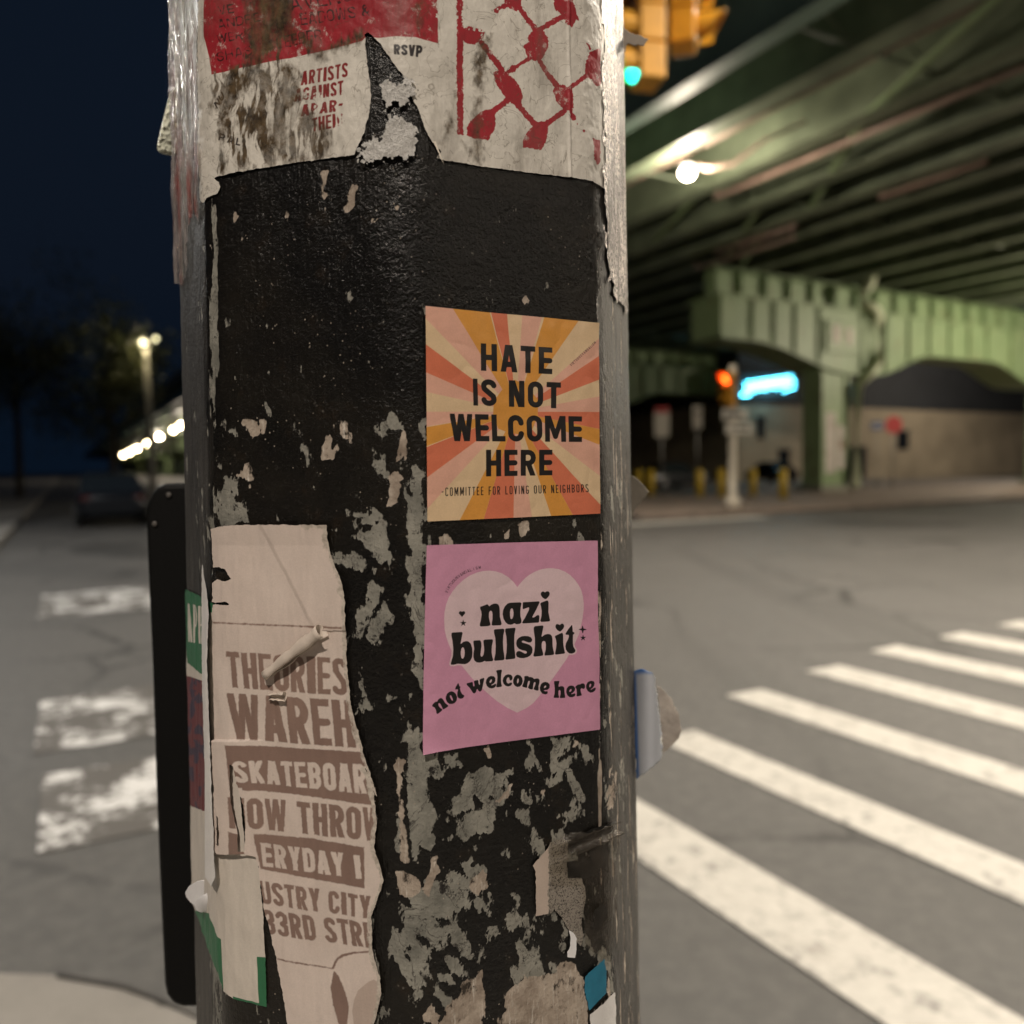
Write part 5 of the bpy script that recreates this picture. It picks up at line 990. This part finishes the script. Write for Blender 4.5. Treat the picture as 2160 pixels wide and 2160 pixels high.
# piers
def arch_profile(v0, v1, ze, zc, zt, cols):
    """underside of a pier cap: flat cantilever, haunched down to each column"""
    pts = [];
    xs = np.linspace(v0, v1, 90)
    for x in xs:
        d = min(abs(x - c) for c in cols); k = max(0.0, 1 - max(0, d - .9) / (6.5 if x < 34.3 or x > 50.4 else 4.6))
        pts.append((x, ze - (ze - zc) * (k * k * (3 - 2 * k))))
    return pts
def pier(u, fine=True):
    r = empty('viaduct_pier', tuple(uv(u, 0)), AX)
    cols = [32.6, 52.0]; v0, v1, zt = 25.2, 59.0, 8.82
    pr = arch_profile(v0, v1, 7.05, 5.88, zt, [34.3, 50.4])
    def cap_mb(y0, y1):
        b = MB(); n = len(pr)
        v = [(x, y, z) for y in (y0, y1) for x, z in pr] + [(x, y, zt) for y in (y0, y1) for x, z in pr]
        f = []
        for i in range(n - 1):
            f += [(i, i + 1, 2 * n + i + 1, 2 * n + i), (n + i, 3 * n + i, 3 * n + i + 1, n + i + 1), (i, n + i, n + i + 1, i + 1), (2 * n + i, 2 * n + i + 1, 3 * n + i + 1, 3 * n + i)]
        f += [(0, 2 * n, 3 * n, n), (n - 1, 2 * n - 1, 4 * n - 1, 3 * n - 1)]
        return b.add(v, f)
    cap_mb(0.0, 1.9).build('pier_cap', m_green.m, r)
    b = MB(); n = len(pr)
    for i in range(n - 1):                                           # bottom flange lip and top flange
        (xa, za), (xb, zb) = pr[i], pr[i + 1]
        b.add([(xa, -.12, za - .003), (xb, -.12, zb - .003), (xb, 2.02, zb - .003), (xa, 2.02, za - .003), (xa, -.12, za - .09), (xb, -.12, zb - .09), (xb, 2.02, zb - .09), (xa, 2.02, za - .09)], [(0, 1, 2, 3), (7, 6, 5, 4), (0, 4, 5, 1), (3, 2, 6, 7)])
    b.box(((v0 + v1) / 2, .95, zt + .05), (v1 - v0 + .2, 2.2, .09)); b.build('flange', m_green.m, r)
    for x in ([27.0, 28.35, 29.7, 31.3, 34.3, 36.1, 37.9, 39.6, 41.3, 43.0, 44.7, 47.0, 49.2, 51, 54] if fine else []):
        z = float(np.interp(x, [q[0] for q in pr], [q[1] for q in pr])); b = MB(); b.box((x, -.075, (z + zt) / 2), (.06, .14, zt - z - .02)); b.build('stiffener', m_green.m, r)
    for c in cols:
        b = MB(); b.prism([(c - .95, .12), (c + .95, .12), (c + .95, 1.2), (c - .95, 1.2)], .13, 6.6); b.build('column', m_green.m, r)
        b = MB(); b.box((c, .7, .28), (2.3, 1.7, .3)); b.build('column_base', m_deck, r)
        b = MB(); b.prism([(c - .97, .02), (c - .72, .02), (c - .72, .117), (c - .97, .117)], .43, 5.8); b.build('column_flange', m_green.m, r)
        b = MB(); b.prism([(c + .72, .02), (c + .97, .02), (c + .97, .117), (c + .72, .117)], .43, 5.8); b.build('column_flange', m_green.m, r)
    b = MB(); b.box(((v0 + v1) / 2, 1.0, (zt + ZB) / 2 + .1), (v1 - v0, .06, ZB - zt - .25)); b.box(((v0 + v1) / 2, .8, ZB - .03), (v1 - v0, .6, .05))
    for v in np.arange(25.6, 58.5, 1.55): b.box((v, .84, (zt + ZB) / 2 + .1), (.07, .3, ZB - zt - .3))
    b.build('cross_girder', m_green.m, r)
    return r
UP = [26.5] + [48 + 24 * k for k in range(23)]
pr0 = pier(UP[0]); tag(pr0, 'nearest green arched viaduct pier, with posters and graffiti on its column', 'pier', 'viaduct piers')
pr1 = None
for k, u in enumerate(UP[1:]):
    if pr1 is None: pr1 = pier(u); o = pr1
    elif k == 1: pr2 = pier(u, False); o = pr2
    else: o = copy_tree(pr2); o.location = uv(u, 0)
    tag(o, 'second green viaduct pier, deep in the dark just right of the pole' if k == 0 else 'green viaduct pier farther along the row receding into the distance', 'pier', 'viaduct piers')
# drain pipe and junction box on the near pier
b = MB(); b.tube([(34.7, -.35, 10.6), (34.5, -.35, 10.1), (33.9, -.35, 9.6), (34.0, -.35, 9.15), (35.0, -.35, 8.9), (35.25, -.35, 8.6), (35.3, -.3, 6.5), (35.0, -.3, 6.1), (33.8, -.25, 5.2), (33.75, -.25, .3)], .24, 10); b.build('drain_pipe', plain('pipe_green', (.55, .60, .40), .45, var=.15, scale=1), pr0)
b = MB(); b.box((32.9, -.1, 7.5), (2.3, .12, 1.5)); b.box((32.9, -.2, 8.2), (2.5, .1, .1)); b.build('access_panel', m_green.m, pr0)
m_not = plain('pale_notice', (.55, .5, .42), .6); b = MB(); b.box((32.35, -.18, 7.6), (.5, .04, .85)); b.build('notice', m_not, pr0)
b = MB(); b.box((33.3, -.18, 7.55), (.4, .04, .8)); b.build('notice', m_not, pr0)
mg = NT('column_posters'); q1 = mg.noise(1.4, 5, .7); q2 = mg.noise(3.5, 5, .7)
mg.set(Base_Color=mg.mix(mg.ramp(q1, .55, .62), mg.mix(mg.ramp(q2, .3, .7), (.55, .48, .42), (.66, .62, .57)), mg.mix(mg.ramp(q2, .4, .6), (.35, .16, .13), (.2, .25, .16))), Roughness=.7)
b = MB(); b.prism([(31.95, .07), (32.65, .065), (32.65, .115), (31.95, .115)], 1.0, 3.9); b.build('wall_posters', mg.m, pr0)
b = MB(); b.prism([(32.8, .07), (33.3, .07), (33.3, .115), (32.8, .115)], 1.2, 3.3); b.build('wall_posters', mg.m, pr0)

# lamps under the deck
def deck_lamp(u, v, z, power, label, far=False, rad=.26, spot=None, group='lamps under the elevated road', col=WARM):
    r = empty('deck_lamp', tuple(uv(u, v)), AX); tag(r, label, 'lamp', group)
    b = MB()
    b.sphere((0, 0, z), rad, 16, (1, 1, .8)); b.build('globe', m_farlens if far else m_lens, r)
    if not far:
        b = MB(); b.tube([(0, 0, z + .1), (.12, .0, z + .3), (.45, -.35, z + .12), (.75, -1.0, z + .05), (.9, -2.0, z + .35), (1.1, -3.2, z + .45)], [.05, .06, .1, .06, .05, .05], 8); b.build('bracket', m_pipe, r)
        b = MB(); b.loft([[(rad * q * math.cos(a), rad * q * math.sin(a), z + h) for a in np.linspace(0, 2 * math.pi, 14, endpoint=False)] for q, h in ((.5, .34), (.9, .25), (1.05, .18))], True, True); b.build('hood', m_steel, r)
    else:
        b = MB(); b.tube([(0, 0, z), (0, 0, ZB)], .06, 6); b.build('stem', m_steel, r)
    if power: lamp_light((0, 0, z - .45), power, col, r, spot, .2)
    return r
q = at_z(1450, 365, 9.75); lu = -math.sin(AX) * q.x + math.cos(AX) * q.y; lv = math.cos(AX) * q.x + math.sin(AX) * q.y
deck_lamp(lu, lv, 9.75, 750, 'bright bare lamp on a bent bracket under the nearest girders', rad=.2)
deck_lamp(6.5, 12.2, 9.9, 4600, 'lamp bracketed to the outer girder above the crossing', rad=.2, spot=150)
deck_lamp(35, 66, 9.5, 3800, 'unseen lamp added to light the beige building')  # added out of view so the beige wall gets light
deck_lamp(15, 43, 9.0, 6500, 'unseen lamp added under the deck to light the nearest arched pier')  # added light source beyond the frame, brightens the front of the pier cap
FAR = [(381, 897), (366, 907), (336, 921), (311, 935), (289, 946), (274, 954), (260, 960), (247, 966), (235, 971), (224, 975)]
for i, (x, y) in enumerate(FAR[:7]):
    q = at_z(x, y, 9.4); u_ = -math.sin(AX) * q.x + math.cos(AX) * q.y; v_ = math.cos(AX) * q.x + math.sin(AX) * q.y
    deck_lamp(u_, v_, 9.4, 5000 if i in (0, 2, 4) else 0, 'warm lamp in the row receding left under the elevated road', True, rad=.28 + .06 * i)

# ------------------------------------------------------------------ traffic signals
m_yel = plain('signal_yellow', (.62, .29, .02), .45, var=.15, scale=6); m_blk = plain('signal_black', (.02, .02, .02), .6, var=.1)
L_off = {'red': plain('red_lens_off', (.05, .008, .006), .25, var=0), 'amber': plain('amber_lens_off', (.08, .035, .005), .25, var=0), 'green': plain('green_lens_off', (.005, .05, .035), .25, var=0)}
L_on = {'red': glow('red_lens_lit', (1, .10, .01), 14), 'green': glow('green_lens_lit', (.0, 1, .72), 9)}
def signal(base, h, face, lit, label, hang, cat='traffic light', sc=1.0):
    """three section signal, origin at its bottom centre, facing local -y"""
    r = empty('traffic_signal', base); r.rotation_euler = (0, 0, math.atan2(face[1], face[0]) + math.pi / 2); tag(r, label, cat)
    b = MB()
    for k in range(3): b.box((0, 0, (.17 + .345 * k) * sc), (.34 * sc, .26 * sc, .335 * sc))
    b.box((0, .02 * sc, .52 * sc), (.25 * sc, .2 * sc, 1.0 * sc)); b.build('housing', m_yel, r, .02 * sc)
    for k, c in enumerate(('green', 'amber', 'red')):
        z = (.17 + .345 * k) * sc
        b = MB(); n = 14; R1 = .15 * sc
        A = [math.pi * (-.22 + 1.44 * i / n) for i in range(n + 1)]
        v = [(rr * math.cos(a), y, z + rr * math.sin(a)) for a in A for rr, y in ((R1, -.13 * sc), (R1, -.13 * sc - (.30 if True else 0) * sc * (.55 + .45 * max(0, math.sin(a)))), (R1 - .008, -.13 * sc - .3 * sc * (.55 + .45 * max(0, math.sin(a)))), (R1 - .008, -.13 * sc))]
        f = []
        for i in range(n):
            for j in range(4): f.append((i * 4 + j, i * 4 + (j + 1) % 4, (i + 1) * 4 + (j + 1) % 4, (i + 1) * 4 + j))
        b.add(v, f + [(0, 1, 2, 3), tuple(n * 4 + j for j in (3, 2, 1, 0))], False); b.build('visor', m_yel, r)
        b = MB(); b.sphere((0, -.135 * sc, z), .135 * sc, 16, (1, .28, 1)); b.build('lens', L_on[c] if c == lit else L_off[c], r)
    if hang:
        b = MB(); b.tube([(0, 0, 1.03 * sc), (0, 0, hang)], .03, 8); b.build('hanger', m_steel, r)
    return r
signal((1.36, 8.0, 5.16), 0, (-.98, -.18), 'green', 'yellow traffic signal seen from its side, with lit green lens', 2.3)
signal((1.80, 8.45, 5.72), 0, (1, -.25), 'red', 'yellow traffic signal beside the lit green one, hoods pointing right', 1.8)
# small signal post with signs on the island
q = at_z(1545, 1075, .13); sp = empty('signal_post', tuple(q)); tag(sp, 'pale post on the island carrying a red signal and two small signs', 'post')
b = MB(); b.tube([(0, 0, 0), (0, 0, .35), (0, 0, .4), (0, 0, 4.3)], [.26, .22, .12, .1], 12); b.build('post', plain('pale_post_paint', (.50, .45, .37), .5, var=.1), sp)
s1 = signal((q.x - .12, q.y - .15, 3.22), 0, (-.85, -.5), 'red', 'yellow post mounted signal showing red on the island', None, sc=.95)
s1.scale = (1, 1, 1)
m_sign = plain('pale_sign_face', (.62, .58, .5), .5, var=.06); m_sgr = plain('sign_ink', (.04, .04, .045), .5)
def small_sign(base, w, h, label, marks=(), mat=None, rz=0.0, post=None):
    r = empty('street_sign', base, rz); tag(r, label, 'sign')
    b = MB(); b.box((0, 0, 0), (w, .02, h)); b.build('panel', mat or m_sign, r, .008)
    for (x, z, ww, hh, mm) in marks:
        b = MB(); b.box((x, -.013, z), (ww, .006, hh)); b.build('marking', mm, r)
    if post: b = MB(); b.tube([(0, .04, -post), (0, .04, h / 2)], .03, 8); b.build('post', m_steel, r)
    return r
small_sign((q.x + .02, q.y - .16, 2.98), .75, .32, 'upper pale sign on the signal post below the red light', [(-.05, 0, .5, .1, m_sgr)])
small_sign((q.x + .14, q.y - .16, 2.56), .8, .3, 'lower pale arrow sign on the signal post', [(.0, 0, .5, .06, m_sgr), (.22, 0, .1, .16, m_sgr)])
m_red = plain('sign_red', (.42, .03, .03), .5, var=.1); m_blue2 = plain('sign_blue', (.03, .07, .2), .5, var=.1)
p = at_depth(1396, 890, 34); small_sign(tuple(p), .62, 1.25, 'white street sign with red top band, left of the signal post', [(0, .5, .6, .24, m_red)], post=p.z)
p = at_depth(1471, 880, 36); small_sign(tuple(p), .42, 1.0, 'narrow white street sign in the dark between the pole and the signal post', [(0, .2, .25, .1, m_sgr)], post=p.z)
p = at_depth(1885, 896, 42); r = empty('stop_sign', tuple(p)); tag(r, 'dark red octagonal stop sign by the beige wall', 'sign')
b = MB(); b.prism([(.45 * math.cos(R_(22.5 + 45 * k)) * 1.05, .45 * math.sin(R_(22.5 + 45 * k)) * 1.05) for k in range(8)], 0, .02, Matrix.Rotation(R_(90), 4, 'X')); b.build('panel', m_red, r)
b = MB(); b.tube([(0, .05, -p.z), (0, .05, .4)], .035, 8); b.build('post', m_steel, r)
p = at_depth(1850, 898, 43); small_sign(tuple(p), .62, .4, 'small dark blue sign beside the red stop sign', [(0, 0, .4, .08, m_sign)], m_blue2, post=p.z)

# bollards
m_bol = plain('bollard_yellow', (.60, .40, .02), .45, var=.15, scale=3)
pb = None
for i, (x, y, wd) in enumerate([(1348, 1047, 1), (1373, 1047, 1), (1476, 1050, 1), (1522, 1050, 1), (1588, 1046, .8), (1652, 1053, .95)]):
    q = at_z(x, y, .13)
    if pb is None:
        pb = empty('bollard', tuple(q)); b = MB(); b.tube([(0, 0, 0), (0, 0, 1.1)], .15, 14); b.sphere((0, 0, 1.1), .15, 14, (1, 1, .6)); b.build('post', m_bol, pb)
        b = MB(); b.tube([(0, 0, 0), (0, 0, .04)], .21, 14); b.build('base_ring', m_deck, pb); o = pb
    else: o = copy_tree(pb); o.location = q
    tag(o, ['yellow bollard nearest the big pole, first of the row', 'yellow bollard second from the big pole, close to the first', 'yellow bollard midway between the pair and the signal post', 'yellow bollard right behind the signal post', 'thin far yellow bollard just right of the signal post', 'yellow bollard closest to the arched pier column'][i], 'bollard', 'yellow bollards on the island')

# ------------------------------------------------------------------ vehicles
m_tyre = plain('tyre', (.015, .015, .015), .8); m_rim = plain('rim', (.25, .25, .26), .35, .8); m_glass = plain('car_glass', (.012, .016, .02), .06, var=0)
def car(loc, rz, paint, label, lights=None):
    r = empty('parked_car', loc, rz); tag(r, label, 'car')
    def ring(x, w, zb, zt): return [(x, -w, zb + .12), (x, -w * 1.0, zb + .3), (x, -w * .97, zt - .1), (x, -w * .86, zt), (x, w * .86, zt), (x, w * .97, zt - .1), (x, w, zb + .3), (x, w, zb + .12), (x, w * .8, zb), (x, -w * .8, zb)]
    b = MB(); b.loft([ring(x, w, zb, zt) for x, w, zb, zt in ((-2.32, .62, .42, .78), (-2.25, .8, .28, .9), (-1.9, .89, .22, .98), (-.9, .92, .2, 1.0), (.6, .92, .2, .98), (1.5, .9, .22, .93), (2.1, .84, .26, .82), (2.28, .66, .36, .68))], True, True); b.build('body', paint, r)
    def cab(x, w, z): return [(x, -w, z), (x, w, z)]
    prof = [(-1.75, .98, .82), (-1.15, 1.42, .66), (-.2, 1.5, .64), (.45, 1.42, .66), (1.25, .95, .82)]
    b = MB(); v = [(x, s * w, z) for x, z, w in prof for s in (-1, 1)] + [(x, s * .84, .93) for x in (-1.75, 1.25) for s in (-1, 1)]
    b.add(v, [(0, 2, 3, 1), (2, 4, 5, 3), (4, 6, 7, 5), (6, 8, 9, 7), (0, 8, 6, 4, 2), (1, 3, 5, 7, 9)]); b.build('windows', m_glass, r)
    b = MB(); b.add([(x, s * (w + .01), z + .012) for x, z, w in prof[1:4] for s in (-1, 1)] + [(x, s * (w + .01), z - .05) for x, z, w in prof[1:4] for s in (-1, 1)], [(0, 2, 3, 1), (2, 4, 5, 3), (0, 6, 8, 2), (2, 8, 10, 4), (1, 3, 9, 7), (3, 5, 11, 9), (0, 1, 7, 6), (4, 10, 11, 5)]); b.build('roof', paint, r)
    for x in (-1.4, 1.38):
        for s in (-1, 1):
            b = MB(); b.tube([(x, s * .72, .33), (x, s * .93, .33)], .33, 18); wh = b.build('wheel', m_tyre, r)
            b = MB(); b.tube([(x, s * .90, .33), (x, s * .94, .33)], .2, 14); b.build('rim', m_rim, wh)
    for s in (-1, 1):
        b = MB(); b.box((2.2, s * .62, .68), (.14, .3, .14)); b.build('headlight', plain('headlight', (.5, .52, .55), .2, var=0), r, .02)
        b = MB(); b.box((-2.24, s * .64, .8), (.12, .28, .14)); b.build('tail_light', L_off['red'] if not lights else L_on['red'], r, .02)
        b = MB(); b.box((.75, s * 1.0, 1.02), (.12, .2, .13)); b.build('mirror', paint, r, .02)
    return r
dk = plain('dark_car_paint', (.012, .014, .018), .22, .3, var=.1); dk2 = plain('charcoal_car_paint', (.03, .032, .035), .25, .3, var=.1)
q = at_z(255, 1108, 0); car((q.x - .9, q.y + 1.2, 0), AX + math.pi / 2, dk, 'dark car parked at the left kerb past the worn crosswalk')
q = at_z(1415, 1030, .14); car((q.x, q.y, .14), AX + .1, dk2, 'dark car with bluish windows parked under the viaduct, left of the signal post')
q = at_z(1625, 1018, .14); car((q.x, q.y, .14), AX + 1.3, dk, 'dark car under the viaduct in front of the beige building')

# ------------------------------------------------------------------ buildings, neon sign
m_beige = plain('beige_wall', (.30, .25, .18), .85, var=.2, scale=.5); m_dark = plain('dark_wall', (.022, .024, .028), .8, var=.2, scale=.4); m_wdw = plain('dark_window', (.01, .012, .015), .15, var=0)
r = empty('corner_building', tuple(uv(46.5, 46)), AX); tag(r, 'beige walled building behind the viaduct under the cyan neon sign', 'building')
b = MB(); b.box((31, 8, 3.1), (62, 16, 6.2)); b.build('wall', m_beige, r)
b = MB(); b.box((31, 8, 10.1), (62.2, 16.2, 7.8)); b.build('upper_wall', m_dark, r)
b = MB(); b.box((31, 8, 14.1), (62.6, 16.6, .3)); b.build('cornice', m_dark, r)
for x, z, w_, h_, nm in ((2.4, 4.3, .8, 1.7, 'window'), (5.0, 1.3, 1.2, 2.5, 'door'), (9, 3.6, 1.6, 1.5, 'window'), (13.5, 1.4, 3, 2.7, 'shutter'), (20, 3.4, 1.6, 1.6, 'window')):
    b = MB(); b.box((x, -.02, z), (w_, .1, h_)); f = b.build(nm, m_wdw, r)
    b = MB(); b.box((x, -.06, z + h_ / 2 + .06), (w_ + .25, .2, .12)); b.build('lintel', m_dark, f)
m_neon = glow('cyan_neon', (.10, .72, 1), 16)
r = empty('neon_sign', tuple(uv(45.9, 48.6)), AX); tag(r, 'glowing cyan neon script sign mounted on the dark building front', 'neon sign')
pts = []
for i in range(90):
    s = i / 89; pts.append((-2.5 + 5.2 * s + .22 * math.sin(i * .95), -.02, 7.28 + .75 * s + .27 * math.cos(i * .95) * (1 - .3 * math.sin(i * .31))))
b = MB(); b.tube(pts, .05, 8); b.build('script_tube', m_neon, r)
for tb, rr in (([(-2.8 + .1 * k, 0, 6.8 + .12 * math.sin(k * .12)) for k in range(9)], .09), ([(1.6 + .22 * k, 0, 7.25 + .06 * k) for k in range(7)], .05), ([(-2.4 + 5.0 * k / 11, 0, 7.72 + .75 * k / 11) for k in range(12)], .04)):
    b = MB(); b.tube(tb, rr, 8); b.build('line_tube', m_neon, r)
b = MB(); b.box((0, .22, 7.6), (6.4, .1, 1.9)); b.build('backing', m_dark, r)
lamp_light((0, -.8, 7.2), 90, (.35, .8, 1), r, None, .5)
r = empty('dark_building', tuple(uv(62, 20)), AX); tag(r, 'dark building deep under the viaduct behind the bollards', 'building')
b = MB(); b.box((13, 5, 4.8), (24, 10, 9.6)); b.build('wall', m_dark, r)
for i, (x, z) in enumerate([(4, 2), (7, 2), (10, 2), (13, 2), (17, 2), (20, 2), (5, 5.6), (9, 5.6), (13, 5.6), (17, 5.6)]):
    b = MB(); b.box((x, -.02, z), (1.8, .1, 1.9)); b.build('window', m_wdw, r)
r = empty('low_building', tuple(uv(60, -22)), AX); tag(r, 'long dark low building along the left sidewalk', 'building')
b = MB(); b.box((-2, 60, 3.5), (14, 150, 7)); b.build('wall', plain('brown_wall', (.05, .045, .04), .85, var=.3), r)
for k in range(14):
    b = MB(); b.box((5.03, -8 + 10 * k, 2), (.1, 3, 2.4)); b.build('shopfront', m_wdw, r)

# ------------------------------------------------------------------ trees and the old lamp post on the left
m_bark = plain('bark', (.06, .05, .035), .9, var=.3, scale=3, bump=.6, bdist=.03)
lf = NT('leaves'); lf.set(Base_Color=lf.mix(lf.ramp(lf.noise(1.1, 4, .6), .35, .65), (.035, .045, .014), (.085, .09, .03)), Roughness=.6)
def tree(base, h, R, label, n=5000, seed=1):
    g = np.random.default_rng(seed); r = empty('tree', base); tag(r, label, 'tree', 'street trees on the left')
    b = MB(); b.tube([(0, 0, 0), (.05, 0, h * .3), (-.1, .1, h * .55), (0, 0, h * .85)], [.22, .18, .13, .04], 10)
    for k in range(7):
        a = k * .9 + seed; z = h * (.38 + .06 * k); b.tube([(0, 0, z), (math.cos(a) * R * .4, math.sin(a) * R * .4, z + R * .35), (math.cos(a) * R * .75, math.sin(a) * R * .75, z + R * .5)], [.09, .06, .02], 6)
    b.build('trunk', m_bark, r)
    cl = [(g.normal(0, R * .42), g.normal(0, R * .42), h * .68 + g.normal(0, h * .15), R * g.uniform(.25, .5)) for _ in range(26)]
    c = np.array([cl[k % 26][:3] for k in range(n)]) + g.normal(0, 1, (n, 3)) * np.array([cl[k % 26][3] for k in range(n)])[:, None] * .55
    a = g.normal(0, 1, (n, 3)); a /= np.linalg.norm(a, axis=1)[:, None]; bb = np.cross(a, g.normal(0, 1, (n, 3))); bb /= np.linalg.norm(bb, axis=1)[:, None]
    s = g.uniform(.07, .16, (n, 1)); V = np.stack([c - a * s, c + bb * s * .6, c + a * s, c - bb * s * .6], 1).reshape(-1, 3)
    np_mesh('crown', V, [np.arange(n * 4).reshape(-1, 4)], lf.m, r, None, False)
q = at_z(232, 1040, .13); q = at_depth(238, 1000, 44); tree((q.x, q.y, .13), 10.2, 3.3, 'dark leafy tree behind the lamp post at the left', 7000, 3)
q = at_depth(40, 1000, 46); tree((q.x, q.y, .13), 12, 4.2, 'tall dark tree farthest left', 7000, 5)
q = at_depth(322, 1000, 42); r = empty('lamp_post', (q.x, q.y, .13)); tag(r, 'slim pale lamp post with two globes beside the dark tree', 'lamp post')
zt = at_depth(314, 722, 42).z - .13
b = MB(); b.tube([(0, 0, 0), (-.05, 0, zt * .5), (-.1, 0, zt - .25)], [.2, .15, .12], 10); b.build('post', plain('pale_post', (.36, .34, .3), .6, var=.15), r)
b = MB(); b.tube([(-.14, 0, zt - .2), (.4, 0, zt + .1)], .04, 6); b.build('cross_arm', m_steel, r)
b = MB(); b.sphere((-.2, 0, zt), .14, 14); b.build('globe', m_dimlens2, r)
b = MB(); b.sphere((.42, 0, zt + .17), .1, 14); b.build('globe', m_dimlens, r)
lamp_light((-.2, -.4, zt - .1), 130, (1, .85, .5), r, None, .2)
